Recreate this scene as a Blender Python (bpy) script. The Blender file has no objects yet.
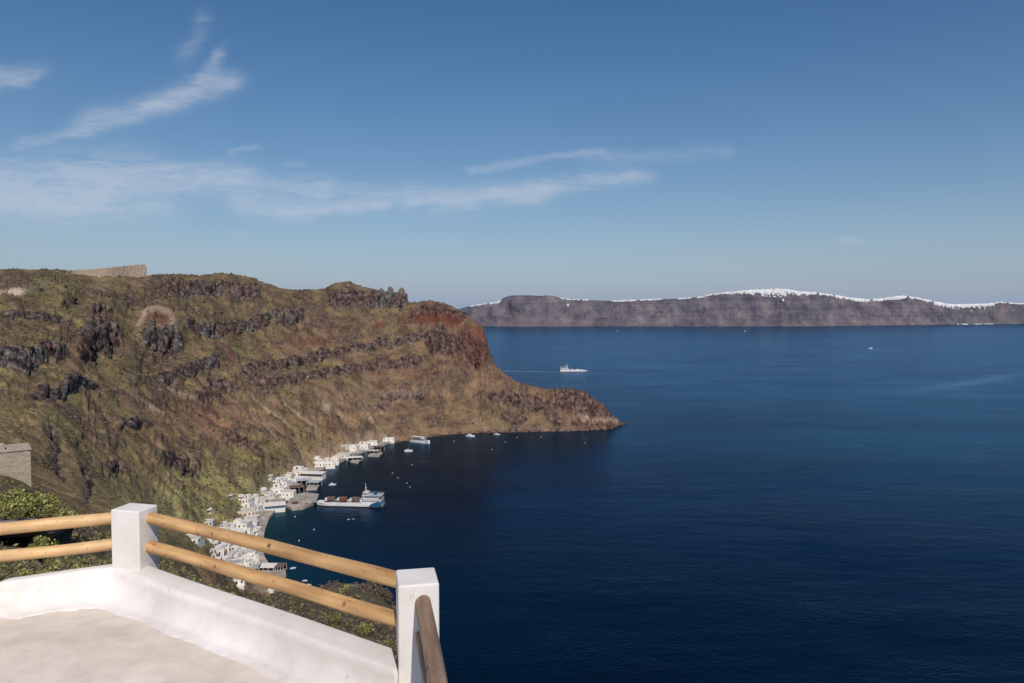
import bpy, math, random
import numpy as np
from mathutils import Vector, Matrix
R = math.radians
random.seed(7); rng = np.random.default_rng(11)
scene = bpy.context.scene
col = scene.collection
CAMZ = 160.0
F = 740.0
PITCH = math.atan((341.5 - 308) / F)

# ------------------------------------------------------------------ helpers
def ray(x, y):
    u = (x - 512) / F; v = (341.5 - y) / F
    return (u, math.cos(PITCH) + v * math.sin(PITCH), -math.sin(PITCH) + v * math.cos(PITCH))
def on_z(x, y, z):                      # world point of a photo direction at height z (absolute)
    d = ray(x, y); t = (z - CAMZ) / d[2]
    return Vector((d[0] * t, d[1] * t, z))
def at_y(x, y, Y):
    d = ray(x, y); t = Y / d[1]
    return Vector((d[0] * t, Y, CAMZ + d[2] * t))
def setp(o, label=None, cat=None, group=None, kind=None):
    if label: o['label'] = label
    if cat: o['category'] = cat
    if group: o['group'] = group
    if kind: o['kind'] = kind
    return o
def empty(name, loc, rz=0.0):
    o = bpy.data.objects.new(name, None); col.objects.link(o)
    o.empty_display_size = .2
    o.location = loc; o.rotation_euler = (0, 0, rz); return o

class MB:
    def __init__(s): s.v = []; s.f = []; s.mi = []; s.cur = 0; s.sm = False
    def add(s, vs, fs):
        n = len(s.v); s.v += [tuple(v) for v in vs]
        for f in fs: s.f.append([i + n for i in f]); s.mi.append(s.cur)
    def box(s, x0, x1, y0, y1, z0, z1):
        s.add([(x0,y0,z0),(x1,y0,z0),(x1,y1,z0),(x0,y1,z0),(x0,y0,z1),(x1,y0,z1),(x1,y1,z1),(x0,y1,z1)],
              [(0,3,2,1),(4,5,6,7),(0,1,5,4),(1,2,6,5),(2,3,7,6),(3,0,4,7)]); return s
    def prism(s, poly, z0, z1, top=None):
        n = len(poly); t = top or poly
        s.add([(p[0],p[1],z0) for p in poly] + [(p[0],p[1],z1) for p in t],
              [tuple(range(n))[::-1], tuple(range(n, 2*n))] + [(i,(i+1)%n,n+(i+1)%n,n+i) for i in range(n)]); return s
    def tube(s, a, b, r0, r1=None, n=12, caps=True):
        a = Vector(a); b = Vector(b); r1 = r0 if r1 is None else r1
        d = (b - a).normalized(); up = Vector((0,0,1)) if abs(d.z) < .95 else Vector((1,0,0))
        p = d.cross(up).normalized(); q = d.cross(p)
        vs = []
        for c, r in ((a, r0), (b, r1)):
            for k in range(n):
                t = 2*math.pi*k/n; vs.append(c + p*math.cos(t)*r + q*math.sin(t)*r)
        fs = [(k, (k+1)%n, n+(k+1)%n, n+k) for k in range(n)]
        if caps: fs += [tuple(range(n))[::-1], tuple(range(n, 2*n))]
        s.add(vs, fs); return s
    def loft(s, rings, closed=True, caps=True):
        n = len(rings[0]); vs = [p for r in rings for p in r]; fs = []
        for i in range(len(rings)-1):
            for k in range(n if closed else n-1):
                fs.append((i*n+k, i*n+(k+1)%n, (i+1)*n+(k+1)%n, (i+1)*n+k))
        if caps: fs += [tuple(range(n))[::-1], tuple(range((len(rings)-1)*n, len(rings)*n))]
        s.add(vs, fs); return s
    def build(s, name, mats, parent=None, smooth=False, bevel=0, fix=True):
        me = bpy.data.meshes.new(name); me.from_pydata(s.v, [], s.f)
        if not isinstance(mats, (list, tuple)): mats = [mats]
        for m in mats: me.materials.append(m)
        if len(mats) > 1: me.polygons.foreach_set('material_index', s.mi)
        me.update()
        if fix:
            import bmesh
            bm = bmesh.new(); bm.from_mesh(me); bmesh.ops.recalc_face_normals(bm, faces=bm.faces); bm.to_mesh(me); bm.free()
        if smooth: me.polygons.foreach_set('use_smooth', [True]*len(me.polygons))
        o = bpy.data.objects.new(name, me); col.objects.link(o)
        if parent: o.parent = parent
        if bevel:
            b = o.modifiers.new('bevel', 'BEVEL'); b.width = bevel; b.segments = 3; b.limit_method = 'ANGLE'
        return o

def np_mesh(name, V, Fq, mat, smooth=True, nper=4):
    me = bpy.data.meshes.new(name)
    me.vertices.add(len(V)); me.vertices.foreach_set('co', np.asarray(V, np.float32).ravel())
    nf = len(Fq); me.loops.add(nf*nper); me.loops.foreach_set('vertex_index', np.asarray(Fq, np.int32).ravel())
    me.polygons.add(nf); me.polygons.foreach_set('loop_start', np.arange(0, nf*nper, nper, dtype=np.int32))
    me.polygons.foreach_set('use_smooth', np.full(nf, smooth))
    me.update(calc_edges=True); me.validate()
    me.materials.append(mat)
    o = bpy.data.objects.new(name, me); col.objects.link(o); return o

# gradient noise
_perm = np.random.default_rng(3).permutation(4096).astype(np.int64)
_ga = np.random.default_rng(4).uniform(0, 2*np.pi, 4096)
_gx, _gy = np.cos(_ga), np.sin(_ga)
def pn(x, y, seed=0):
    x = np.asarray(x, float) + seed*17.31; y = np.asarray(y, float) - seed*9.77
    xi = np.floor(x).astype(np.int64); yi = np.floor(y).astype(np.int64)
    xf = x - xi; yf = y - yi
    u = xf*xf*xf*(xf*(xf*6-15)+10); v = yf*yf*yf*(yf*(yf*6-15)+10)
    def g(ix, iy, dx, dy):
        h = _perm[(_perm[ix & 4095] + iy) & 4095]
        return _gx[h]*dx + _gy[h]*dy
    a = g(xi, yi, xf, yf); b = g(xi+1, yi, xf-1, yf)
    c = g(xi, yi+1, xf, yf-1); d = g(xi+1, yi+1, xf-1, yf-1)
    return 1.5*((a*(1-u)+b*u)*(1-v) + (c*(1-u)+d*u)*v)
def fbm(x, y, o=4, seed=0, ridged=False):
    t = 0; a = 1; s = 0
    for i in range(o):
        n = pn(x*2**i, y*2**i, seed+i*3)
        if ridged: n = 1 - 2*np.abs(n)
        t = t + a*n; s += a; a *= .5
    return t/s
_g3 = np.random.default_rng(6).normal(0, 1, (4096,3)); _g3 /= np.linalg.norm(_g3, axis=1)[:,None]
def pn3(x, y, z, seed=0):
    x = x + seed*7.13; y = y + seed*3.31; z = z - seed*5.17
    xi = np.floor(x).astype(np.int64); yi = np.floor(y).astype(np.int64); zi = np.floor(z).astype(np.int64)
    xf, yf, zf = x-xi, y-yi, z-zi
    u, v, w_ = (t*t*(3-2*t) for t in (xf, yf, zf)); out = 0
    for i in (0,1):
        for j in (0,1):
            for k in (0,1):
                h = _perm[(_perm[(_perm[(xi+i) & 4095] + yi+j) & 4095] + zi+k) & 4095]
                d = _g3[h,0]*(xf-i) + _g3[h,1]*(yf-j) + _g3[h,2]*(zf-k)
                out = out + d*(u if i else 1-u)*(v if j else 1-v)*(w_ if k else 1-w_)
    return out*1.6
def fbm3(x, y, z, o=3, seed=0, ridged=False):
    t = 0; a = 1; s = 0
    for i in range(o):
        n = pn3(x*2**i, y*2**i, z*2**i, seed+i*3)
        if ridged: n = 1 - 2*np.abs(n)
        t = t + a*n; s += a; a *= .5
    return t/s
def sstep(a, b, x):
    t = np.clip((x-a)/(b-a), 0, 1); return t*t*(3-2*t)

# ------------------------------------------------------------------ materials
def nt(m): return m.node_tree.nodes, m.node_tree.links
def N(nodes, t, **kw):
    n = nodes.new(t)
    for k, v in kw.items(): setattr(n, k, v)
    return n
def simple(name, c, rough=.7, var=.12, scale=.6, metallic=0, bump=0.0, bscale=20, c2=None, coords='Object', spec=None):
    m = bpy.data.materials.new(name); m.use_nodes = True; n, l = nt(m)
    b = n['Principled BSDF']; b.inputs['Roughness'].default_value = rough; b.inputs['Metallic'].default_value = metallic
    if spec is not None: b.inputs['Specular IOR Level'].default_value = spec
    tc = N(n, 'ShaderNodeTexCoord'); no = N(n, 'ShaderNodeTexNoise'); no.inputs['Scale'].default_value = scale; no.inputs['Detail'].default_value = 5
    l.new(tc.outputs[coords], no.inputs['Vector'])
    r = N(n, 'ShaderNodeValToRGB'); e = r.color_ramp.elements
    c2 = c2 or tuple(x*(1-var*2) for x in c)
    e[0].position = .35; e[1].position = .65
    e[0].color = (*c2, 1); e[1].color = (*c, 1)
    l.new(no.outputs['Fac'], r.inputs['Fac']); l.new(r.outputs['Color'], b.inputs['Base Color'])
    if bump:
        n2 = N(n, 'ShaderNodeTexNoise'); n2.inputs['Scale'].default_value = bscale; n2.inputs['Detail'].default_value = 6
        l.new(tc.outputs[coords], n2.inputs['Vector'])
        bu = N(n, 'ShaderNodeBump'); bu.inputs['Strength'].default_value = bump; bu.inputs['Distance'].default_value = .02
        l.new(n2.outputs['Fac'], bu.inputs['Height']); l.new(bu.outputs['Normal'], b.inputs['Normal'])
    return m
M = {}
M['white'] = simple('whitewash', (.76,.71,.65), .85, .08, .4)
M['cream'] = simple('cream_render', (.62,.54,.44), .85, .1, .4)
M['offwhite'] = simple('aged_whitewash', (.60,.56,.52), .85, .14, .5)
M['roofgrey'] = simple('cement_roof', (.42,.40,.38), .9, .15, .5)
M['glass_dark'] = simple('dark_window', (.03,.04,.05), .25, .1, 1)
M['shade'] = simple('dark_door_and_shade', (.035,.03,.028), .9, .1, 1)  # near-black for doors and for the shade painted under canopies
M['blue'] = simple('blue_paint', (.03,.16,.30), .5, .1, 1)
M['teal'] = simple('teal_paint', (.10,.38,.42), .5, .1, 1)
M['awning'] = simple('pale_blue_awning', (.40,.47,.52), .8, .1, .5)
M['brown'] = simple('brown_reed', (.17,.12,.09), .9, .2, 1.5)
M['terra'] = simple('terracotta', (.20,.085,.06), .8, .2, 1.5)
M['concrete'] = simple('quay_concrete', (.42,.36,.31), .9, .22, .12)
M['stone'] = simple('stone', (.30,.235,.17), .95, .25, .9)
M['shipwhite'] = simple('ship_white', (.70,.70,.70), .45, .08, .15)
M['deck'] = simple('deck_grey', (.20,.19,.19), .8, .2, .3)
M['shipblue'] = simple('ship_blue', (.012,.095,.185), .45, .15, .25)
M['antifoul'] = simple('hull_red', (.10,.03,.03), .6, .2, .3)
M['metal'] = simple('grey_metal', (.35,.35,.36), .5, .1, 2, metallic=.3)
M['red'] = simple('red_paint', (.32,.05,.04), .5, .1, 1)
M['woodboat'] = simple('varnished_boat_wood', (.34,.13,.05), .55, .3, .8)
M['silver'] = simple('silver_paint', (.42,.43,.45), .4, .08, 1)
M['rubber'] = simple('tyre', (.02,.02,.02), .8, .1, 3)
M['trunk'] = simple('bark', (.09,.065,.045), .95, .25, 8)
M['foam'] = simple('foam', (.45,.52,.56), .9, .25, .08, coords='Object')

# masonry for ruins / the stone hut
def masonry(name, c1, c2, mortar, sc):
    m = bpy.data.materials.new(name); m.use_nodes = True; n, l = nt(m); b = n['Principled BSDF']; b.inputs['Roughness'].default_value = .95
    tc = N(n, 'ShaderNodeTexCoord'); vo = N(n, 'ShaderNodeTexVoronoi'); vo.inputs['Scale'].default_value = sc
    mp = N(n, 'ShaderNodeMapping'); mp.inputs['Scale'].default_value = (1,1,1.8)
    l.new(tc.outputs['Object'], mp.inputs['Vector']); l.new(mp.outputs['Vector'], vo.inputs['Vector'])
    mx = N(n, 'ShaderNodeMix', data_type='RGBA'); mx.inputs['A'].default_value = (*c1,1); mx.inputs['B'].default_value = (*c2,1)
    sx = N(n, 'ShaderNodeSeparateColor'); l.new(vo.outputs['Color'], sx.inputs['Color']); l.new(sx.outputs['Red'], mx.inputs['Factor'])
    v2 = N(n, 'ShaderNodeTexVoronoi', feature='DISTANCE_TO_EDGE'); v2.inputs['Scale'].default_value = sc; l.new(mp.outputs['Vector'], v2.inputs['Vector'])
    rr = N(n, 'ShaderNodeValToRGB'); rr.color_ramp.elements[0].position = .02; rr.color_ramp.elements[1].position = .08; l.new(v2.outputs['Distance'], rr.inputs['Fac'])
    m2 = N(n, 'ShaderNodeMix', data_type='RGBA'); m2.inputs['A'].default_value = (*mortar,1); l.new(rr.outputs['Color'], m2.inputs['Factor']); l.new(mx.outputs['Result'], m2.inputs['B'])
    l.new(m2.outputs['Result'], b.inputs['Base Color'])
    bu = N(n, 'ShaderNodeBump'); bu.inputs['Strength'].default_value = .6; bu.inputs['Distance'].default_value = .05
    l.new(rr.outputs['Color'], bu.inputs['Height']); l.new(bu.outputs['Normal'], b.inputs['Normal'])
    return m
M['masonry'] = masonry('tan_masonry', (.42,.32,.23), (.28,.21,.16), (.36,.29,.22), .8)
M['hut'] = masonry('hut_masonry', (.47,.38,.29), (.31,.25,.195), (.40,.33,.255), 3.2)

def leafmat(name, ca, cb):
    m = bpy.data.materials.new(name); m.use_nodes = True; n, l = nt(m); b = n['Principled BSDF']; b.inputs['Roughness'].default_value = .6
    g = N(n, 'ShaderNodeNewGeometry'); mx = N(n, 'ShaderNodeMix', data_type='RGBA')
    mx.inputs['A'].default_value = (*ca,1); mx.inputs['B'].default_value = (*cb,1)
    l.new(g.outputs['Random Per Island'], mx.inputs['Factor']); l.new(mx.outputs['Result'], b.inputs['Base Color'])
    tr = N(n, 'ShaderNodeBsdfTranslucent'); l.new(mx.outputs['Result'], tr.inputs['Color'])
    ms = N(n, 'ShaderNodeMixShader'); ms.inputs[0].default_value = .25
    l.new(b.outputs[0], ms.inputs[1]); l.new(tr.outputs[0], ms.inputs[2]); l.new(ms.outputs[0], n['Material Output'].inputs['Surface'])
    return m
M['leaf'] = leafmat('fresh_leaves', (.12,.13,.03), (.52,.50,.17))
M['leaf_olive'] = leafmat('olive_leaves', (.09,.085,.03), (.34,.31,.12))
M['leaf_dry'] = leafmat('dry_twigs', (.09,.065,.05), (.26,.20,.15))
M['leaf_grey'] = leafmat('grey_leaves', (.12,.13,.10), (.28,.28,.24))
M['tuft'] = leafmat('scrub_tufts', (.075,.062,.028), (.24,.195,.085))

# hillside ground
def ground_material():
    m = bpy.data.materials.new('hillside_ground'); m.use_nodes = True; n, l = nt(m)
    b = n['Principled BSDF']; b.inputs['Roughness'].default_value = .95; b.inputs['Specular IOR Level'].default_value = .15
    geo = N(n, 'ShaderNodeNewGeometry')
    def noise(scale, detail=6, rough=.6, vec=None, sc=None):
        t = N(n, 'ShaderNodeTexNoise'); t.inputs['Scale'].default_value = scale; t.inputs['Detail'].default_value = detail; t.inputs['Roughness'].default_value = rough
        src = geo.outputs['Position']
        if sc:
            mp = N(n, 'ShaderNodeMapping'); mp.inputs['Scale'].default_value = sc; l.new(src, mp.inputs['Vector']); src = mp.outputs['Vector']
        l.new(src, t.inputs['Vector']); return t.outputs['Fac']
    def ramp(fac, *st):
        r = N(n, 'ShaderNodeValToRGB'); e = r.color_ramp.elements
        while len(e) < len(st): e.new(.5)
        for el, (p, c) in zip(e, st): el.position = p; el.color = (*c, 1) if len(c) == 3 else c
        l.new(fac, r.inputs['Fac']); return r.outputs['Color']
    def mix(f, a, bb, blend='MIX'):
        x = N(n, 'ShaderNodeMix', data_type='RGBA', blend_type=blend)
        if hasattr(f, 'links'): l.new(f, x.inputs['Factor'])
        else: x.inputs['Factor'].default_value = f
        for k, s in (('A', a), ('B', bb)):
            if hasattr(s, 'links'): l.new(s, x.inputs[k])
            else: x.inputs[k].default_value = (*s, 1)
        return x.outputs['Result']
    def math_(op, a, bb=None, cl=False):
        x = N(n, 'ShaderNodeMath', operation=op, use_clamp=cl)
        for k, s in ((0, a), (1, bb)):
            if s is None: continue
            if hasattr(s, 'links'): l.new(s, x.inputs[k])
            else: x.inputs[k].default_value = s
        return x.outputs[0]
    A1 = N(n, 'ShaderNodeAttribute', attribute_name='m1'); A2 = N(n, 'ShaderNodeAttribute', attribute_name='m2')
    s1 = N(n, 'ShaderNodeSeparateColor'); l.new(A1.outputs['Color'], s1.inputs['Color'])
    s2 = N(n, 'ShaderNodeSeparateColor'); l.new(A2.outputs['Color'], s2.inputs['Color'])
    rock, red, tan = s1.outputs[0], s1.outputs[1], s1.outputs[2]
    green, shore, near = s2.outputs[0], s2.outputs[1], s2.outputs[2]
    fine = noise(.45, 8, .72); mid = noise(.09, 6, .65); vfine = noise(1.6, 5, .7)
    grass = ramp(fine, (.28,(.068,.060,.030)), (.45,(.134,.114,.058)), (.58,(.190,.160,.080)), (.75,(.32,.265,.14)))
    grass_b = ramp(fine, (.28,(.13,.12,.045)), (.5,(.32,.29,.12)), (.72,(.48,.43,.22)))
    soil = ramp(fine, (.28,(.070,.044,.033)), (.5,(.170,.110,.076)), (.75,(.32,.225,.16)))
    large = noise(.022, 5, .6)
    gf = math_('ADD', green, math_('ADD', math_('MULTIPLY', math_('SUBTRACT', mid, .5), 1.5), math_('MULTIPLY', math_('SUBTRACT', large, .5), 1.7)), True)
    c = mix(gf, soil, grass)
    tone = ramp(noise(.05, 5, .6), (.34,(.46,.45,.45)), (.50,(.88,.87,.86)), (.66,(1.22,1.18,1.08)))
    c = mix(1.0, c, tone, 'MULTIPLY')
    # loose pale stones
    st = ramp(vfine, (.70,(0,0,0)), (.78,(1,1,1)))
    c = mix(math_('MULTIPLY', st, .35), c, (.30,.25,.21))
    redc = ramp(fine, (.3,(.055,.015,.012)), (.7,(.24,.066,.044)))
    c = mix(red, c, redc)
    tanc = ramp(fine, (.3,(.30,.22,.16)), (.7,(.60,.49,.38)))
    c = mix(tan, c, tanc)
    # rock colour, vertical fissures plus grain
    fis = noise(.20, 9, .70, sc=(1,1,.8))
    rockc = ramp(fis, (.38,(.012,.010,.011)), (.48,(.055,.047,.047)), (.58,(.150,.132,.126)), (.72,(.31,.27,.245)))
    brownrock = ramp(fis, (.38,(.014,.009,.009)), (.49,(.078,.048,.040)), (.60,(.16,.105,.085)), (.72,(.28,.19,.15)))
    rockc = mix(shore, rockc, brownrock)
    rf = math_('ADD', rock, math_('MULTIPLY', math_('SUBTRACT', fine, .5), .9))
    rf = ramp(rf, (.38,(0,0,0)), (.58,(1,1,1)))
    rf = math_('MULTIPLY', rf, math_('GREATER_THAN', rock, .04))
    # red and tan patches keep their hue on rock
    rr = mix(math_('MULTIPLY', red, .8), rockc, redc)
    rr = mix(math_('MULTIPLY', tan, .9), rr, tanc)
    c = mix(rf, c, rr)
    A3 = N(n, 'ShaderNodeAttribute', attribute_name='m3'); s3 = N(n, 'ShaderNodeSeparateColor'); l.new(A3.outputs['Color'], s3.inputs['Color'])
    c = mix(s3.outputs[0], c, mix(1.0, c, (1.42,1.34,1.22), 'MULTIPLY'))  # lower-slope colour lifted in place of missing sunlight
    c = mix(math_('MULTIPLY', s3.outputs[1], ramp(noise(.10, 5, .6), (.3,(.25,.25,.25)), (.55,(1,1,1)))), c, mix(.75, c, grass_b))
    # small scale scrub for the ground close to the terrace
    nf = noise(7, 6, .7); nc = ramp(nf, (.30,(.05,.038,.028)), (.5,(.15,.12,.07)), (.72,(.32,.26,.18)))
    c = mix(math_('MULTIPLY', near, .75), c, nc)
    l.new(c, b.inputs['Base Color'])
    bu = N(n, 'ShaderNodeBump'); bu.inputs['Strength'].default_value = .8; bu.inputs['Distance'].default_value = .9
    l.new(math_('ADD', fine, math_('MULTIPLY', fis, .5)), bu.inputs['Height'])
    bu2 = N(n, 'ShaderNodeBump'); bu2.inputs['Distance'].default_value = .12
    l.new(near, bu2.inputs['Strength']); l.new(nf, bu2.inputs['Height']); l.new(bu.outputs['Normal'], bu2.inputs['Normal'])
    l.new(bu2.outputs['Normal'], b.inputs['Normal'])
    return m
M['ground'] = ground_material()

# ------------------------------------------------------------------ coastline
coast = [(445,200,0)]
C = [(620,425),(612,428.5),(600,430),(585,431),(560,431.5),(530,432),(500,432.5),(470,433.5),(440,435.5),(425,438),(410,440.5),(390,443.5),(378,447),(362,453.5),(350,458),(338,464),(325,469),(312,477),(300,485),(289,495),(279,506),(268,520),(264,531),(262,540),(261,550),(263,560),(268,568),(276,575)]
front = [tuple(on_z(x, y, 0))[:2] for x, y in C]
poly = [(-2500,-60)] + [(-2500,1700),(-260,1700),(-200,1450),(-120,1280),(-60,1195),(0,1130),(60,1080),(110,1050),(150,1030),(162,1018)] + front + \
       [(-128,420),(-112,385),(-88,342),(-68,300),(-55,255),(-30,235),(0,225),(60,215),(200,210),(480,200),(480,-60)]
poly = np.array(poly, float)
def signed_dist(X, Y):
    X = np.asarray(X, float).ravel(); Y = np.asarray(Y, float).ravel()
    d2 = np.full(X.shape, 1e18); inside = np.zeros(X.shape, bool)
    n = len(poly)
    for i in range(n):
        ax, ay = poly[i]; bx, by = poly[(i+1) % n]
        ex, ey = bx-ax, by-ay
        t = np.clip(((X-ax)*ex + (Y-ay)*ey)/(ex*ex+ey*ey), 0, 1)
        d2 = np.minimum(d2, (X-ax-t*ex)**2 + (Y-ay-t*ey)**2)
        c = ((ay > Y) != (by > Y)) & (X < (bx-ax)*(Y-ay)/((by-ay) + 1e-12) + ax)
        inside ^= c
    return np.where(inside, 1, -1)*np.sqrt(d2)

# ------------------------------------------------------------------ terrain profiles: per bearing (x of the photo), (distance, y of the photo)
P = {
 -340: [(4,640),(8,600),(20,560),(50,500),(120,460),(220,430),(330,385),(440,340),(540,300),(620,275),(800,278),(1500,296)],
 -120: [(4,650),(8,600),(16,570),(30,535),(60,480),(120,468),(200,450),(320,395),(440,350),(540,312),(630,281),(680,272),(900,276),(1500,296)],
 0: [(4,660),(8,600),(14,575),(22.5,556),(26.5,535),(29,522),(40,505),(60,478),(90,476),(130,476),(180,468),(250,440),(340,405),(460,360),(560,320),(640,290),(700,272),(900,275),(1500,296)],
 60: [(4,660),(8,605),(14,577),(23,562),(25,542),(45,520),(70,507),(110,502),(160,497),(220,488),(300,450),(400,408),(520,362),(640,318),(740,276),(960,278),(1500,296)],
 120: [(4,660),(8,610),(14,588),(25,570),(45,550),(80,532),(130,523),(200,518),(330,508),(420,460),(520,410),(650,352),(760,310),(860,276),(1100,285),(1500,300)],
 160: [(4,680),(8,640),(14,605),(25,588),(45,568),(80,552),(140,542),(260,535),(400,523),(470,480),(560,430),(680,370),(800,315),(900,276),(1150,290),(1500,302)],
 200: [(4,690),(8,650),(14,618),(25,600),(40,592),(60,592),(100,600),(160,600),(280,570),(400,548),(478,525),(560,473),(680,410),(820,340),(950,277),(1150,292),(1500,304)],
 240: [(4,700),(8,670),(14,632),(25,612),(40,606),(60,608),(100,625),(200,640),(300,620),(380,600),(430,578),(500,532),(560,500),(640,460),(760,400),(880,345),(1000,280),(1200,296),(1500,306)],
 270: [(4,705),(8,680),(14,637),(25,618),(40,599),(60,608),(110,660),(210,670),(300,640),(400,600),(558,520),(600,488),(690,445),(800,395),(920,340),(1040,286),(1250,300),(1500,306)],
 300: [(4,705),(8,685),(14,642),(25,622),(34,606),(42,596),(50,600),(62,640),(120,680),(250,700),(450,600),(669,486),(720,456),(800,415),(900,370),(1010,325),(1100,290),(1250,302),(1500,308)],
 350: [(4,710),(8,690),(14,668),(25,636),(33,604),(38,584),(46,585),(60,650),(120,720),(250,760),(450,640),(800,457),(850,432),(920,395),(1000,355),(1080,315),(1140,283),(1250,302),(1500,309)],
 375: [(4,710),(8,700),(14,675),(25,645),(33,612),(38,589),(46,592),(60,660),(120,740),(250,770),(450,640),(850,449),(890,430),(960,392),(1040,348),(1110,310),(1150,290),(1230,304),(1500,309)],
 400: [(4,720),(8,720),(14,700),(25,660),(33,632),(38,616),(45,630),(60,700),(120,760),(250,780),(450,640),(885,442),(930,415),(1000,372),(1080,328),(1140,297),(1200,312),(1300,330),(1500,340)],
 430: [(4,740),(8,740),(14,725),(25,735),(60,760),(120,780),(250,780),(450,640),(930,436),(960,413),(1010,376),(1070,332),(1120,302),(1180,325),(1300,370),(1500,390)],
 450: [(4,745),(8,745),(14,735),(25,745),(60,770),(120,790),(250,790),(450,640),(938,434.5),(970,408),(1015,372),(1060,335),(1095,306),(1150,335),(1250,400),(1500,400)],
 475: [(4,750),(8,750),(14,745),(25,760),(60,790),(120,800),(250,790),(450,640),(945,433.5),(980,405),(1015,378),(1050,345),(1075,322),(1115,355),(1180,420),(1500,430)],
 488: [(4,750),(8,750),(14,745),(25,760),(60,790),(120,800),(250,790),(450,640),(950,433),(980,407),(1010,384),(1040,360),(1055,347),(1080,375),(1130,425),(1500,440)],
 500: [(4,750),(8,750),(14,750),(25,770),(60,800),(120,810),(250,790),(450,640),(955,432.5),(980,410),(1010,388),(1030,372),(1060,395),(1110,440),(1500,450)],
 525: [(4,750),(8,750),(14,755),(25,775),(60,800),(120,810),(250,790),(450,640),(958,432),(980,412),(1005,392),(1022,385),(1050,405),(1090,440),(1500,450)],
 560: [(4,750),(8,750),(14,755),(25,775),(60,800),(120,810),(250,790),(450,640),(962,431),(980,412),(998,393),(1014,391),(1040,408),(1070,440),(1500,450)],
 590: [(4,750),(8,750),(14,755),(25,775),(60,800),(120,810),(250,790),(450,640),(968,431),(984,412),(996,399),(1006,396),(1030,415),(1050,440),(1500,450)],
 607: [(4,750),(8,750),(14,755),(25,775),(60,800),(120,810),(250,790),(450,640),(980,429),(992,416),(1002,410),(1020,424),(1040,445),(1500,450)],
 622: [(4,750),(8,750),(14,755),(25,775),(60,800),(120,810),(250,790),(450,640),(1004,428),(1013,424.5),(1025,432),(1040,445),(1500,450)],
 632: [(4,750),(8,750),(14,755),(25,775),(60,800),(120,810),(250,790),(450,640),(900,460),(1040,445),(1500,450)],
 1300: [(4,760),(8,760),(14,765),(25,785),(60,800),(120,810),(250,790),(450,640),(900,460),(1500,450)],
}
SKY = [(-340,270),(0,270),(60,270),(100,276),(146,277),(160,275),(175,274),(200,276),(225,273),(250,277),(270,285),(285,289),(300,290),(325,289),(335,283),(350,281),(358,285),(370,288),(378,291),(405,293),(409,302),(418,302),(430,300),(445,303),(456,308),(468,315),(476,321),(483,327),(486,340),(490,352),(494,364),(505,374),(520,383),(535,387),(545,389),(552,388),(575,389),(585,391),(592,397),(600,402),(606,406),(611,414),(622,424)]

px = np.concatenate([np.arange(-340,-40,4.), np.arange(-40,500,.85), np.arange(500,640,.85), np.arange(640,1300,12.)])
Yr = np.concatenate([np.geomspace(4,60,120)[:-1], np.geomspace(60,420,150)[:-1], np.linspace(420,1260,410)[:-1], np.linspace(1260,1500,14)])
U = (px-512)/F
xs = sorted(P)
def vy(y): return (308-y)/F
cols = []
Lr = np.log(Yr)
for x in xs:
    ky = np.array([k[0] for k in P[x]], float); kz = np.array([k[0]*math.tan(math.atan((341.5-k[1])/F)-PITCH) for k in P[x]])
    cols.append(np.interp(Yr, ky, kz))
cols = np.array(cols)
ua = (np.array(xs, float)-512)/F
# interpolate over bearings
idx = np.clip(np.searchsorted(ua, U)-1, 0, len(ua)-2)
tt = (U-ua[idx])/(ua[idx+1]-ua[idx])
Zr = cols[idx]*(1-tt)[:,None] + cols[idx+1]*tt[:,None]      # (ncol, nrow)
# smooth along distance and bearing
def smooth(Z, k, axis):
    ker = np.hanning(k+2)[1:-1]; ker /= ker.sum()
    pad = [(0,0),(0,0)]; pad[axis] = (k//2, k//2)
    Zp = np.pad(Z, pad, mode='edge')
    return np.apply_along_axis(lambda a: np.convolve(a, ker, 'valid'), axis, Zp)
Zr[:, 250:] = smooth(Zr[:, 250:], 17, 1)
Zr[:, 60:260] = smooth(Zr[:, 60:260], 5, 1)
_w = (1-sstep(300, 400, px))[:,None]*sstep(70, 130, Yr)[None,:]; _zs = smooth(Zr, 13, 0); Zr = _zs*(1-_w) + smooth(smooth(Zr, 61, 0), 31, 0)*_w
# fit of the ridge line
ti = np.where(Yr > 420)[0]
tz = vy(np.interp(px, [s[0] for s in SKY], [s[1] for s in SKY]))
for it in range(2):
    vv = Zr[:, ti]/Yr[ti][None,:]
    am = vv.argmax(1); cur = vv.max(1); Ym = Yr[ti][am]
    ok = px < 623
    Ym = np.where(ok, Ym, 1013.)
    kk_ = np.hanning(63); kk_ /= kk_.sum(); Ym = np.convolve(np.pad(Ym, 31, mode='edge'), kk_, 'valid')
    dv = np.where(ok, tz-cur, 0)
    w = np.exp(-((Yr[None,:]-Ym[:,None])/70)**2) * (Yr[None,:] > 420)
    Zr += dv[:,None]*Yr[None,:]*w
XX = U[:,None]*Yr[None,:]; YY = np.broadcast_to(Yr[None,:], XX.shape)
PYb = 308 - Zr/YY*F                      # photo row of the bare surface
PXb = np.broadcast_to(px[:,None], XX.shape)
sd = signed_dist(XX, YY).reshape(XX.shape)

far = sstep(120, 420, YY)
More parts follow.
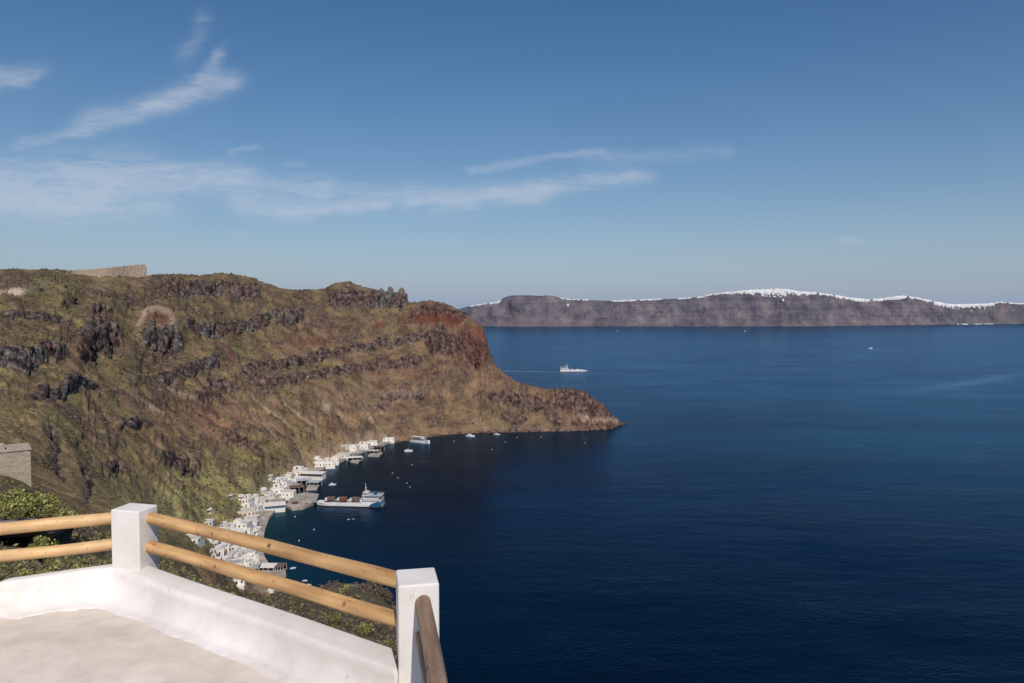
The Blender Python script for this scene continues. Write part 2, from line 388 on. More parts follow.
# --- crags: polylines in bearing / row, with face height and strength
rock = np.zeros_like(XX); redm = np.zeros_like(XX); tanm = np.zeros_like(XX); dz = np.zeros_like(XX); brn = np.zeros_like(XX)
CR = [ # points, face height (px), amount, brownness
 ([(-60,358),(-20,358),(0,362),(14,366),(26,366),(34,362),(40,356),(44,350)], 17, 1.9, .1),
 ([(46,354),(54,351),(63,354)], 14, 1.6, .15),
 ([(78,349),(92,342),(104,338),(112,340),(122,344)], 21, 2.1, .1),
 ([(92,322),(100,316),(108,322)], 10, 1.0, .8),
 ([(141,344),(150,341),(160,341),(172,342),(183,343)], 18, 2.1, .1),
 ([(145,290),(162,287),(180,291),(200,290),(220,288),(240,292),(262,293)], 10, 1.5, .25),
 ([(120,306),(133,307)], 6, 1.2, .3),
 ([(180,326),(200,330),(215,333),(232,330),(250,327),(268,320),(285,320),(305,317)], 9, 1.5, .1),
 ([(150,379),(170,376),(190,371),(205,367),(216,366),(222,372)], 9, 1.5, .15),
 ([(26,398),(40,397),(52,396),(62,390),(80,385),(100,386)], 9, 1.5, .2),
 ([(328,300),(345,298),(360,298),(375,297),(390,298),(408,300)], 11, 1.4, .05),
 ([(236,378),(262,371),(285,366),(305,360),(330,357),(352,350),(372,347),(392,344),(412,340),(432,338)], 6, 1.4, .6),
 ([(245,388),(275,383),(305,378),(335,373),(360,369),(385,366),(410,364),(425,360)], 6, 1.3, .6),
 ([(425,345),(440,342),(455,343),(470,345),(488,350)], 14, 1.6, .8),
 ([(462,355),(475,356),(490,358)], 8, 1.6, .9),
 ([(370,402),(385,398),(400,395),(415,397),(428,396)], 6, 1.3, .7),
 ([(370,410),(390,408)], 5, 1.1, .7),
 ([(485,402),(505,398),(520,402),(540,405),(556,410)], 8, 1.0, .8),
 ([(552,397),(565,396),(580,399),(592,404),(602,411)], 11, 1.5, .8),
 ([(500,418),(530,421)], 6, .9, .9),
 ([(118,427),(132,424),(145,426)], 7, 1.3, .5),
 ([(150,462),(170,464),(185,470),(200,478)], 13, 1.0, .85),
 ([(222,440),(236,443),(250,452),(262,460)], 11, 1.1, .85),
 ([(190,400),(205,396),(222,404)], 8, 1.0, .8),
 ([(200,385),(215,383),(235,392)], 7, 1.0, .6),
 ([(240,376),(258,384),(270,398)], 7, .9, .8),
 ([(95,470),(110,468),(120,474)], 7, .9, .8),
 ([(0,318),(20,316),(50,320),(75,325)], 6, .9, .6),
 ([(60,308),(75,303),(85,308)], 6, .9, .8),
 ([(280,322),(300,318)], 6, 1.0, .2),
 ([(410,316),(430,313),(450,315),(468,318)], 9, 1.0, 1.0),
 ([(575,420),(595,421),(612,424)], 5, 1.2, 1.0),
]
jn = .8*fbm(XX/26, YY/30, 2, 5) + .35*fbm(XX/8, YY/14, 3, 6)
jn2 = pn(XX/3.2, YY/5., 8)
for pts, T, amp, bn in CR:
    xa = np.array([p[0] for p in pts], float); ya = np.array([p[1] for p in pts], float)
    lo, hi = xa.min(), xa.max()
    sel = (PXb > lo-14) & (PXb < hi+14) & (YY > 130)
    if not sel.any(): continue
    x_ = PXb[sel]; c = np.interp(x_, xa, ya)
    xj = x_ + 9*jn[sel]; wd = min(12, (hi-lo)*.45)
    e = sstep(lo-9, lo+wd, xj)*(1-sstep(hi-wd, hi+9, xj))
    t = (c-PYb[sel])/T + .75*jn[sel] + .16*jn2[sel]
    loc = .62 + .75*jn[sel]*1.2
    A = T*YY[sel]/F*.75*amp*e*np.clip(loc+.4, .25, 1.3)
    f = .5*np.tanh(5*t)*np.exp(-np.abs(t)*.9)
    dz[sel] += A*f
    brk = sstep(-.42, -.12, jn[sel]*.6 + .5*pn(PXb[sel]/9, PYb[sel]/5, 19))
    rk = e*np.exp(-(t/.50)**4)*(.25+.75*brk)
    rock[sel] = np.maximum(rock[sel], rk)
    brn[sel] = np.maximum(brn[sel], bn*np.clip(rk*2, 0, 1))
    # relief of the rock itself
    dz[sel] += rk*(fbm(XX[sel]/6, YY[sel]/6, 3, 21, True)-.2)*T*YY[sel]/F*.28
# random minor outcrops
rn = fbm(XX/38, YY/38, 4, 31, True); rn2 = fbm(XX/90, YY/90, 2, 35)
minor = sstep(.42, .60, rn + .35*rn2)*far*sstep(4, 20, sd)
dz += minor*(1.4 + 1.6*fbm(XX/7, YY/7, 3, 37, True))*.9
rock = np.maximum(rock, minor*.50); brn = np.maximum(brn, minor*.85)
# rocky plinth of the cape and along the waterline
cape = sstep(455, 540, PXb)*far*(PXb < 640)
dz += cape*(fbm(XX/14, YY/14, 4, 41, True)-.25)*5.0*sstep(-2, 14, sd)
rock = np.maximum(rock, cape*(.42 + .9*fbm(XX/20, YY/24, 3, 43))); brn = np.maximum(brn, cape*.9)
wl = (1-sstep(0, 9, sd))*far*(PXb > 395)
rock = np.maximum(rock, wl*.7); brn = np.maximum(brn, wl)
# general relief
g = fbm(XX/70, YY/70, 4, 51)
rel = far*(g*4.5 + fbm(XX/26, YY/26, 4, 55, True)*1.5 + fbm(XX/6., YY/6., 3, 57)*.4)
# gullies running to the sea on the lower slopes
th = np.interp(PXb, [0,250,400,620], [R(38),R(40),R(62),R(100)])
q = (PXb*np.sin(th) - PYb*np.cos(th))
gul = fbm(q/16, (PXb*np.cos(th)+PYb*np.sin(th))/110, 3, 61, True)
low = sstep(355, 410, PYb)*far*(PXb > 60)
rel += -low*np.clip(gul-.35, 0, 1)*2.6*sstep(3, 30, sd)
ridge_keep = np.exp(-((YY - Ym[:,None])/60)**2)
rel *= (1-.65*ridge_keep)
nearw = 1-sstep(60, 240, YY)
rel += nearw*(fbm(XX/5, YY/5, 4, 71)*.9*sstep(14, 40, YY) + fbm(XX/1.4, YY/1.4, 4, 73, True)*.16*sstep(6, 14, YY)) + (1-far)*sstep(60,120,YY)*(fbm(XX/16, YY/16, 4, 77, True)*1.8)
Z = Zr + dz + rel
# dark ravines on the lower left
def ravine(pts, w, depth):
    global Z, rock, brn
    ya = np.array([p[1] for p in pts], float); xa = np.array([p[0] for p in pts], float)
    c = np.interp(PYb, ya, xa) + 3*pn(YY/9, XX/9, 5)
    m = np.exp(-((PXb-c)/w)**2)*sstep(ya.min()-4, ya.min()+3, PYb)*(1-sstep(ya.max()-3, ya.max()+4, PYb))*(YY > 35)
    Z = Z - m*depth*YY/F; rock = np.maximum(rock, np.clip(m*1.6, 0, 1)); brn = np.maximum(brn, m)
ravine([(46,432),(54,445),(51,462),(62,484)], 4.5, 16)
ravine([(78,470),(86,485),(84,500),(80,512)], 3.5, 8)
# the ridge line once more, now with the crags on it
for it in range(2):
    vv = smooth((Z[:, ti]/Yr[ti][None,:]), 5, 0); cur = vv.max(1)
    kd_ = np.hanning(13); kd_ /= kd_.sum()
    dv = np.convolve(np.pad(np.where(ok, tz-cur, 0), 6, mode='edge'), kd_, 'valid')
    Z = Z + dv[:,None]*Yr[None,:]*np.exp(-((Yr[None,:]-Ym[:,None])/80)**2)*(Yr[None,:] > 420)
# coast cap
sdw = sd + 2.2*fbm(XX/18, YY/18, 3, 81)*((PXb > 395)) + .8*fbm(XX/5, YY/5, 2, 83)
harb = (sstep(225, 262, PXb)*(1-sstep(385, 400, PXb)))*(YY > 380)
capz = np.where(sdw > 0, 1.0 + sdw*np.where(PXb > 540, 1.6, 1.25), sdw*.6)
capz_h = np.where(sd > 0, np.minimum(1.5 + np.maximum(sd-12, 0)*1.2, 1.2+sd*.8), sd*.6)
capz = capz*(1-harb) + capz_h*harb - CAMZ
Z = np.where(sd < 60, np.minimum(Z, capz), Z)
Z = np.where((sd > 0) & (Z < -CAMZ+1) & (YY > 100), -CAMZ+1+.02*sd, Z)
Zw = Z + CAMZ
# terrace footprint: keep the ground under it
# --- colour masks
def blob(cx, cy, rx, ry, ang=0, p=2):
    ca, sa = math.cos(R(ang)), math.sin(R(ang))
    a = ((PXb-cx)*ca + (PYb-cy)*sa)/rx; b_ = (-(PXb-cx)*sa + (PYb-cy)*ca)/ry
    return np.exp(-(a*a + b_*b_)**(p/2.))
jr = .5+.9*fbm(XX/12, YY/12, 3, 91)
redm += blob(436,319,30,5.5,3,4)*1.0*jr*1.5 + blob(316,342,12,5)*.7*jr*1.5 + blob(380,325,6,3)*.9 + blob(300,345,30,10)*.35*jr + blob(228,358,8,3,50)*.7 + blob(478,348,18,14)*.45 + blob(455,326,26,4,12)*.3 + blob(200,410,40,16,25)*.28*jr + blob(420,372,60,20)*.18*jr + blob(505,380,16,6,20)*.4*jr + blob(480,335,14,8)*.5
redm += blob(595,418,30,3.5,8)*.35 + .05*blob(575,402,40,10)
tanm += blob(14,293,14,3,0,4)*1.0 + blob(40,288,12,5)*.45*jr + blob(98,290,9,5)*.35*jr + blob(395,395,35,2.2,-3)*.28 + blob(325,408,2.5,6,-40)*.8 + blob(597,417,26,1.6,8,4)*.75 + blob(540,430,80,1.2,0,4)*.12
tanm += blob(270,412,26,1.2,38,4)*.55 + blob(300,418,30,1.2,40,4)*.5 + blob(262,428,20,1.1,40,4)*.5 + blob(335,412,24,1.1,44,4)*.35 + blob(150,410,30,1.1,30,4)*.5 + blob(180,395,30,1.1,32,4)*.4 + blob(370,420,24,1.1,50,4)*.5
ang = np.hypot((PXb-157)/1.15, PYb-328.5)
arch = np.exp(-((ang-14.5)/3.2)**4)*(PYb < 335)*(YY > 500)
tanm += arch*.50; redm += arch*.22; rock = rock*(1-arch); redm += np.exp(-((ang-6)/7)**4)*(PYb < 328)*.3*(YY > 500)
Zw += arch*2.5 - np.exp(-(ang/9)**4)*(PYb < 330)*(YY > 500)*2.0
green = .53 + .55*g - .36*sstep(230, 400, PXb)*far - .22*sstep(440, 560, PXb) + .25*blob(200,500,60,40) + .2*blob(60,300,90,20) + .22*blob(60,360,90,40) + .45*blob(235,490,70,34,-35,4) + .12*blob(140,520,90,20) - .3*blob(190,440,60,40) - .5*blob(230,405,70,30)*.5 + .2*blob(460,375,22,8)
# diagonal scree streaks
green += -.5*low*np.clip(gul-.45, 0, 1)*2 + .12*low
nearmask = 1-sstep(30, 110, YY)
green = green*(1-nearmask)+nearmask*(.35+.4*fbm(XX/4, YY/4, 3, 95))
tanm += .42*harb*(1-sstep(12, 30, sd))*(sd > 0)*sstep(.1,.6,.5+fbm(XX/7,YY/7,3,99))
redm += nearmask*np.exp(-((PXb-82)/8)**2 - ((PYb-510)/10)**2)*.8
rock = np.maximum(rock, nearmask*sstep(.2, .5, fbm(XX/3, YY/3, 3, 97))*.8*(YY > 12))
rock = np.maximum(rock, ((YY > 21)&(YY < 25.5)&(PXb < 150))*.7)
# slope driven rock
gy = np.gradient(Zw, axis=1)/np.gradient(Yr)[None,:]
steep = sstep(1.25, 2.3, gy)*(YY > 30)
rock = np.maximum(rock, steep*.85)
rock = np.clip(rock, 0, 1)

nc, nr = XX.shape
V = np.stack([XX, YY, Zw], -1).reshape(-1, 3)
# resample every bearing so that steep faces get as many rows as they need
dY_ = np.diff(Yr)[None,:]; dZ_ = np.diff(Zw, axis=1)
cumr = np.concatenate([np.zeros((nc,1)), np.cumsum(np.hypot(dY_*.42, dZ_)/Yr[None,1:], axis=1)], 1)
cumr /= cumr[:,-1:]
cumr = smooth(cumr, 15, 0)
MR = 820; tq = np.linspace(0, 1, MR)
Yn = np.array([np.interp(tq, cumr[i], Yr) for i in range(nc)])
def rs(A_): return np.array([np.interp(Yn[i], Yr, A_[i]) for i in range(nc)])
Zn, rock_, redm_, tanm_, green_, brn_, near_, sd_, pyb_ = [rs(a_) for a_ in (Zw, rock, redm, tanm, green, brn, nearmask, sd, PYb)]
Xn = U[:,None]*Yn
def nrm(Xa, Ya, Za):
    t1 = np.stack([np.gradient(a_, axis=0) for a_ in (Xa, Ya, Za)], -1); t2 = np.stack([np.gradient(a_, axis=1) for a_ in (Xa, Ya, Za)], -1)
    n_ = np.cross(t1, t2); n_ *= np.sign(n_[...,2:3]+1e-9); return n_/(np.linalg.norm(n_, axis=-1, keepdims=True)+1e-9)
N3 = nrm(smooth(Xn, 9, 0), Yn, smooth(smooth(Zn, 9, 0), 9, 1))
ds_ = np.clip(Yn/750, .10, 1.25); wsea = sstep(-1, 4, Zn)*(Yn > 60)
# warped coordinates break up regular columns
wq = 5*ds_
x3, y3, z3 = Xn/ds_, Yn/ds_, Zn/ds_
wA = fbm3(x3/14, y3/14, z3/14, 2, 11)*7; wB = fbm3(x3/13, y3/13, z3/13, 2, 17)*7
big3 = fbm3((x3+wA)/17, (y3+wB)/17, z3/15, 3, 23, True)
mid3 = fbm3((x3+wB)/6.5, (y3+wA)/6.5, (z3+wA*.5)/5.5, 3, 29, True)
fin3 = fbm3(x3/2.6, y3/2.6, z3/2.3, 2, 31)
D3 = ds_*wsea*(np.clip(rock_*1.6-.25,0,1)*((big3-.25)*5.6 + (mid3-.2)*3.2 + fin3*1.1) + (1-rock_)*((mid3-.3)*.10 + fin3*.14))
skyr = np.exp(-((Yn-Ym[:,None])/22)**2)*(Yn > 420)
D3 *= 1-.55*skyr
Xn = Xn + N3[...,0]*D3; Yn2 = Yn + N3[...,1]*D3; Zn = Zn + N3[...,2]*D3*.8
cav = np.clip(.5-(big3-.1)*.5-(mid3-.2)*.5, 0, 1)
V = np.stack([Xn, Yn2, Zn], -1).reshape(-1, 3); nr = MR
Vb = np.stack([XX, YY, Zw], -1).reshape(-1, 3)
ii, jj = np.meshgrid(np.arange(nc-1), np.arange(nr-1), indexing='ij')
a = (ii*nr+jj).ravel(); quads = np.stack([a, a+nr, a+nr+1, a+1], 1)
keep = V[quads, 2].max(1) > -4
quads = quads[keep]
used = np.unique(quads); remap = -np.ones(len(V), np.int64); remap[used] = np.arange(len(used))
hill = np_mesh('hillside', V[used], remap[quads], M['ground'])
setp(hill, kind='structure')
def attr(name, r, g_, b_):
    at = hill.data.attributes.new(name, 'FLOAT_COLOR', 'POINT')
    d = np.stack([r.ravel(), g_.ravel(), b_.ravel(), np.ones(r.size)], 1)[used]
    at.data.foreach_set('color', np.clip(d, 0, 1).astype(np.float32).ravel())
sun_lift = np.clip(1.0*sstep(395, 450, pyb_)*(Yn > 70)*(1-sstep(300, 420, np.broadcast_to(px[:,None], Yn.shape))) + .35*sstep(300, 380, pyb_)*(Yn > 70), 0, 1)  # lower slopes painted brighter to make up for low sun incidence
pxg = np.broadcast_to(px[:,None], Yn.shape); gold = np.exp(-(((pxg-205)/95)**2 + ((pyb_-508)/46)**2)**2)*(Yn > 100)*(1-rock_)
attr('m3', sun_lift*(1-rock_*.7), gold, sun_lift*0)
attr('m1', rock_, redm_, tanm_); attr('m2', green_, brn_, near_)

# height lookup and the ground seen at a photo position
def height(x, y):
    u = x/y; fx = np.interp(u, U, np.arange(nc)); fy = np.interp(y, Yr, np.arange(len(Yr)))
    i = min(int(fx), nc-2); j = min(int(fy), len(Yr)-2); a = fx-i; b_ = fy-j
    return float((Zw[i,j]*(1-a)+Zw[i+1,j]*a)*(1-b_) + (Zw[i,j+1]*(1-a)+Zw[i+1,j+1]*a)*b_)
def ground_at(x, y, y0=60, y1=1400):
    d = ray(x, y); Y = y0; prev = None
    while Y < y1:
        t = Y/d[1]; z = CAMZ + d[2]*t; h = max(height(d[0]*t, Y), 0)
        if h >= z:
            return Vector((d[0]*t, Y, h))
        Y += max(.25, Y*.002)
    return on_z(x, y, 0)

# ------------------------------------------------------------------ sea
def sea_material():
    m = bpy.data.materials.new('sea_water'); m.use_nodes = True; n, l = nt(m)
    b = n['Principled BSDF']; b.inputs['Roughness'].default_value = .16; b.inputs['IOR'].default_value = 1.333; b.inputs['Specular IOR Level'].default_value = .09
    geo = N(n, 'ShaderNodeNewGeometry')
    def noise(scale, detail=4, rough=.55, sc=(1,1,1), rot=0):
        mp = N(n, 'ShaderNodeMapping'); mp.inputs['Scale'].default_value = sc; mp.inputs['Rotation'].default_value = (0,0,rot)
        l.new(geo.outputs['Position'], mp.inputs['Vector'])
        t = N(n, 'ShaderNodeTexNoise'); t.inputs['Scale'].default_value = scale; t.inputs['Detail'].default_value = detail; t.inputs['Roughness'].default_value = rough
        l.new(mp.outputs['Vector'], t.inputs['Vector']); return t.outputs['Fac']
    def mth(op, a, c=None, cl=False):
        x = N(n, 'ShaderNodeMath', operation=op, use_clamp=cl)
        for k, s in ((0,a),(1,c)):
            if s is None: continue
            if hasattr(s, 'links'): l.new(s, x.inputs[k])
            else: x.inputs[k].default_value = s
        return x.outputs[0]
    sep = N(n, 'ShaderNodeSeparateXYZ'); l.new(geo.outputs['Position'], sep.inputs[0])
    X, Y = sep.outputs[0], sep.outputs[1]
    # deep colour, with shallows along the harbour
    big = noise(.0011, 4, .6, (1,2.6,1), R(20))
    rp = N(n, 'ShaderNodeValToRGB'); e = rp.color_ramp.elements
    e[0].position = .3; e[0].color = (.0001,.0046,.0140,1); e[1].position = .7; e[1].color = (.0002,.0086,.0210,1)
    l.new(big, rp.inputs['Fac'])
    at = N(n, 'ShaderNodeAttribute', attribute_name='shallow'); sa = N(n, 'ShaderNodeSeparateColor'); l.new(at.outputs['Color'], sa.inputs['Color'])
    mx = N(n, 'ShaderNodeMix', data_type='RGBA'); mx.inputs['B'].default_value = (.006,.038,.045,1)
    l.new(sa.outputs[0], mx.inputs['Factor']); l.new(rp.outputs['Color'], mx.inputs['A'])
    mo = N(n, 'ShaderNodeMix', data_type='RGBA'); mo.inputs['B'].default_value = (.002,.064,.108,1)
    l.new(sa.outputs[1], mo.inputs['Factor']); l.new(mx.outputs['Result'], mo.inputs['A'])
    # a long pale slick left by a boat, curving away on the right
    pa_ = on_z(895,396,0); pb_ = on_z(1150,346,0); dd_ = (pb_-pa_); ln_ = dd_.length; dd_.normalize()
    al_ = mth('ADD', mth('MULTIPLY', mth('SUBTRACT', X, pa_.x), dd_.x), mth('MULTIPLY', mth('SUBTRACT', Y, pa_.y), dd_.y))
    ac_ = mth('ADD', mth('MULTIPLY', mth('SUBTRACT', X, pa_.x), -dd_.y), mth('MULTIPLY', mth('SUBTRACT', Y, pa_.y), dd_.x))
    cv_ = mth('MULTIPLY', mth('MULTIPLY', al_, al_), .00005)
    ac_ = mth('DIVIDE', mth('ADD', mth('ADD', ac_, cv_), mth('MULTIPLY', mth('SUBTRACT', noise(.006, 4), .5), 90)), 26)
    sl_ = mth('MULTIPLY', mth('EXPONENT', mth('MULTIPLY', mth('MULTIPLY', ac_, ac_), -1)), mth('MULTIPLY', mth('MULTIPLY', al_, 1/300, cl=True), .62))
    ms_ = N(n, 'ShaderNodeMix', data_type='RGBA'); ms_.inputs['B'].default_value = (.06,.13,.21,1)
    l.new(sl_, ms_.inputs['Factor']); l.new(mo.outputs['Result'], ms_.inputs['A'])
    pt = N(n, 'ShaderNodeValToRGB'); e = pt.color_ramp.elements; e[0].position = .36; e[0].color = (.58,.60,.62,1); e[1].position = .62; e[1].color = (1.35,1.32,1.28,1)
    wn = N(n, 'ShaderNodeTexNoise'); wn.inputs['Scale'].default_value = .0021; wn.inputs['Detail'].default_value = 7; wn.inputs['Roughness'].default_value = .62; wn.inputs['Distortion'].default_value = 1.1
    wm = N(n, 'ShaderNodeMapping'); wm.inputs['Scale'].default_value = (1,1.9,1); wm.inputs['Rotation'].default_value = (0,0,R(-18)); l.new(geo.outputs['Position'], wm.inputs['Vector']); l.new(wm.outputs['Vector'], wn.inputs['Vector'])
    l.new(wn.outputs['Fac'], pt.inputs['Fac'])
    mp_ = N(n, 'ShaderNodeMix', data_type='RGBA', blend_type='MULTIPLY'); mp_.inputs['Factor'].default_value = 1; l.new(ms_.outputs['Result'], mp_.inputs['A']); l.new(pt.outputs['Color'], mp_.inputs['B'])
    l.new(mp_.outputs['Result'], b.inputs['Base Color'])
    w1 = noise(.30, 3, .6, (1,1.7,1), R(35)); w2 = noise(.045, 4, .6, (1,2.2,1), R(28)); w3 = noise(1.3, 3, .6)
    gust = noise(.004, 4, .6, (1,3.,1), R(12))
    gr = N(n, 'ShaderNodeMapRange'); gr.inputs['From Min'].default_value = .35; gr.inputs['From Max'].default_value = .65
    gr.inputs['To Min'].default_value = .30; gr.inputs['To Max'].default_value = 1.15
    l.new(gust, gr.inputs['Value'])
    h = mth('ADD', mth('MULTIPLY', w1, .40), mth('ADD', mth('MULTIPLY', w2, .6), mth('MULTIPLY', w3, .10)))
    h = mth('MULTIPLY', h, mth('MULTIPLY', gr.outputs[0], mth('SUBTRACT', 1.0, mth('MULTIPLY', sa.outputs[2], .55))))
    bu = N(n, 'ShaderNodeBump'); bu.inputs['Strength'].default_value = 1; bu.inputs['Distance'].default_value = 1.0
    l.new(h, bu.inputs['Height'])
    out = n['Material Output']; basec = b.inputs['Base Color'].links[0].from_socket; n.remove(b)
    df = N(n, 'ShaderNodeBsdfDiffuse'); l.new(basec, df.inputs['Color'])
    gl = N(n, 'ShaderNodeBsdfGlossy'); gl.inputs['Roughness'].default_value = .17; gl.inputs['Color'].default_value = (.42,.58,.80,1); l.new(bu.outputs['Normal'], gl.inputs['Normal'])
    fr = N(n, 'ShaderNodeFresnel'); fr.inputs['IOR'].default_value = 1.30; l.new(bu.outputs['Normal'], fr.inputs['Normal'])
    mxs = N(n, 'ShaderNodeMixShader'); l.new(mth('MULTIPLY', fr.outputs[0], .82), mxs.inputs[0]); l.new(df.outputs[0], mxs.inputs[1]); l.new(gl.outputs[0], mxs.inputs[2]); l.new(mxs.outputs[0], out.inputs['Surface'])
    return m
M['sea'] = sea_material()
sx = np.concatenate([-np.geomspace(60000,1500,14), np.linspace(-1400,1400,141), np.geomspace(1500,60000,14)])
sy = np.concatenate([[-3000,-1000,0], np.linspace(100,1600,121), np.geomspace(1650,60000,30)])
GX, GY = np.meshgrid(sx, sy, indexing='ij'); n1, n2 = GX.shape
ii, jj = np.meshgrid(np.arange(n1-1), np.arange(n2-1), indexing='ij'); a = (ii*n2+jj).ravel()
sea = np_mesh('sea', np.stack([GX.ravel(), GY.ravel(), np.zeros(GX.size)], 1), np.stack([a, a+n2, a+n2+1, a+1], 1), M['sea'])
setp(sea, kind='structure')
ssd = signed_dist(GX, GY)
gx, gy_ = GX.ravel(), GY.ravel()
shal = np.exp(-np.maximum(-ssd, 0)/22)*np.exp(-((gy_-540)/170)**2)
openw = sstep(-60, 700, gx + .25*(gy_-900)) * sstep(350, 1100, gy_)
calm = np.exp(-np.maximum(-ssd, 0)/160)*(gx < 150)
at = sea.data.attributes.new('shallow', 'FLOAT_COLOR', 'POINT')
at.data.foreach_set('color', np.stack([shal*.8, openw*.62, calm, np.ones(len(gx))], 1).astype(np.float32).ravel())

# ------------------------------------------------------------------ far caldera wall
def far_material():
    m = bpy.data.materials.new('hazed_cliff_rock'); m.use_nodes = True; n, l = nt(m)
    b = n['Principled BSDF']; b.inputs['Roughness'].default_value = 1; b.inputs['Specular IOR Level'].default_value = 0
    geo = N(n, 'ShaderNodeNewGeometry')
    def noise(scale, sc, d=6):
        mp = N(n, 'ShaderNodeMapping'); mp.inputs['Scale'].default_value = sc; l.new(geo.outputs['Position'], mp.inputs['Vector'])
        t = N(n, 'ShaderNodeTexNoise'); t.inputs['Scale'].default_value = scale; t.inputs['Detail'].default_value = d; t.inputs['Roughness'].default_value = .65
        l.new(mp.outputs['Vector'], t.inputs['Vector']); return t.outputs['Fac']
    v = noise(.010, (1,.4,.75), 8); s = noise(.03, (.05,.05,1.2)); bg = noise(.0045, (1,.5,1.9), 8)
    def ramp(f, st):
        r = N(n, 'ShaderNodeValToRGB'); e = r.color_ramp.elements
        while len(e) < len(st): e.new(.5)
        for el, (p, c) in zip(e, st): el.position = p; el.color = (*c, 1)
        l.new(f, r.inputs['Fac']); return r.outputs['Color']
    c1 = ramp(v, [(.36,(.060,.062,.090)),(.5,(.118,.108,.130)),(.64,(.205,.180,.185))])  # aerial haze is mixed into these rock colours, bluish and pale
    c2 = ramp(s, [(.38,(.060,.062,.090)),(.62,(.150,.138,.155))])
    mx = N(n, 'ShaderNodeMix', data_type='RGBA'); mx.inputs['Factor'].default_value = .4; l.new(c1, mx.inputs['A']); l.new(c2, mx.inputs['B'])
    lg = ramp(bg, [(.36,(.66,.66,.70)),(.50,(.95,.93,.95)),(.64,(1.18,1.10,1.05))])
    ml = N(n, 'ShaderNodeMix', data_type='RGBA', blend_type='MULTIPLY'); ml.inputs['Factor'].default_value = 1; l.new(mx.outputs['Result'], ml.inputs['A']); l.new(lg, ml.inputs['B']); mx = ml
    at = N(n, 'ShaderNodeAttribute', attribute_name='mk'); sa = N(n, 'ShaderNodeSeparateColor'); l.new(at.outputs['Color'], sa.inputs['Color'])
    m2 = N(n, 'ShaderNodeMix', data_type='RGBA'); m2.inputs['B'].default_value = (.20,.145,.150,1)
    l.new(sa.outputs[0], m2.inputs['Factor']); l.new(mx.outputs['Result'], m2.inputs['A'])
    m3 = N(n, 'ShaderNodeMix', data_type='RGBA'); m3.inputs['B'].default_value = (.085,.098,.100,1)
    l.new(sa.outputs[1], m3.inputs['Factor']); l.new(m2.outputs['Result'], m3.inputs['A'])
    l.new(m3.outputs['Result'], b.inputs['Base Color'])
    return m
M['far'] = far_material()
fsk = [(300,318),(400,314),(455,309.5),(470,306.5),(480,304.5),(492,303),(498,302.5),(504,297.5),(512,295.5),(530,295.3),(541,296),(545,295.3),(553,295.8),(560,298),(570,299.5),(590,300),(610,301),(630,300.5),(650,299.5),(680,298.5),(700,297),(710,294.5),(725,292.5),(740,291),(755,290.2),(775,289.3),(785,289.5),(800,292),(815,292.5),(835,295.5),(850,298),(865,299.5),(880,299),(895,296.5),(905,296),(920,298.5),(935,302),(950,304.5),(965,304.5),(985,304),(1000,302),(1010,303),(1030,304),(1060,306),(1150,309),(1300,312)]
fpx = np.concatenate([np.arange(300,440,4.), np.arange(440,1040,.6), np.arange(1040,1300,4.)])
base_y = np.interp(fpx, [300,450,800,900,1024,1300], [326.5,326.3,326.3,325,323.8,321])
bd = CAMZ*F/(base_y-308.0)
topv = (308-np.interp(fpx, [s[0] for s in fsk], [s[1] for s in fsk]))/F
tl = np.concatenate([np.linspace(0,1,70), [1.06,1.2,1.6,3.0]])
fu = (fpx-512)/F
FX = np.zeros((len(fpx), len(tl))); FYm = FX.copy(); FZ = FX.copy()
depth = 340.
for k, t in enumerate(tl):
    wx = fu*bd
    but = fbm(wx/420, np.full_like(wx, t*.5), 4, 5, True)            # buttresses
    if t <= 1:
        prof = t
        Yk = bd + depth*prof + but*190*(math.sin(min(t,1)*math.pi)*.8+.2)*(1-.9*t) - 60*(1-t)
        ztop = topv*(bd+depth) + CAMZ
        led = np.interp(t, [0,.12,.3,.36,.6,.66,.9,1], [0,.06,.33,.37,.68,.72,.93,1])
        zk = ztop*(led*.75+.25*t) + (fbm(wx/90, np.full_like(wx, t*5), 4, 9, True)*20*math.sin(t*math.pi) if 0 < t < 1 else 0) - (6 if t == 0 else 0)
    else:
        Yk = bd + depth + (t-1)*900; zk = ztop - (t-1)*110
    FYm[:,k] = Yk; FX[:,k] = fu*Yk; FZ[:,k] = zk + (fbm(wx/60, wx*0, 3, 12)*2.5 if t >= 1 else 0)
n1, n2 = FX.shape
ii, jj = np.meshgrid(np.arange(n1-1), np.arange(n2-1), indexing='ij'); a = (ii*n2+jj).ravel()
farc = np_mesh('far_cliffs', np.stack([FX, FYm, FZ], -1).reshape(-1,3), np.stack([a, a+n2, a+n2+1, a+1], 1), M['far'])
setp(farc, kind='structure')
pk = np.zeros_like(FX); gk = np.zeros_like(FX)
TL = np.broadcast_to(tl[None,:], FX.shape); FP = np.broadcast_to(fpx[:,None], FX.shape)
nz = fbm(FX/130, FZ/60, 3, 14)
pk = np.clip((1-sstep(.0,.42,TL+.25*nz))*(.08+.6*np.exp(-((FP-545)/45)**2)+.25*np.exp(-((FP-870)/60)**2)), 0, 1)
pk += np.exp(-((FP-1003)/5)**2-((TL-.55)/.2)**2)*1.2
gk = sstep(935,985,FP)*.35 + sstep(.9,1.0,TL)*.4
at = farc.data.attributes.new('mk', 'FLOAT_COLOR', 'POINT')
at.data.foreach_set('color', np.clip(np.stack([pk.ravel(), gk.ravel(), 0*pk.ravel(), 1+0*pk.ravel()], 1), 0, 1).astype(np.float32).ravel())
M['farwhite'] = simple('distant_whitewash', (.72,.71,.72), .9, .1, .02)

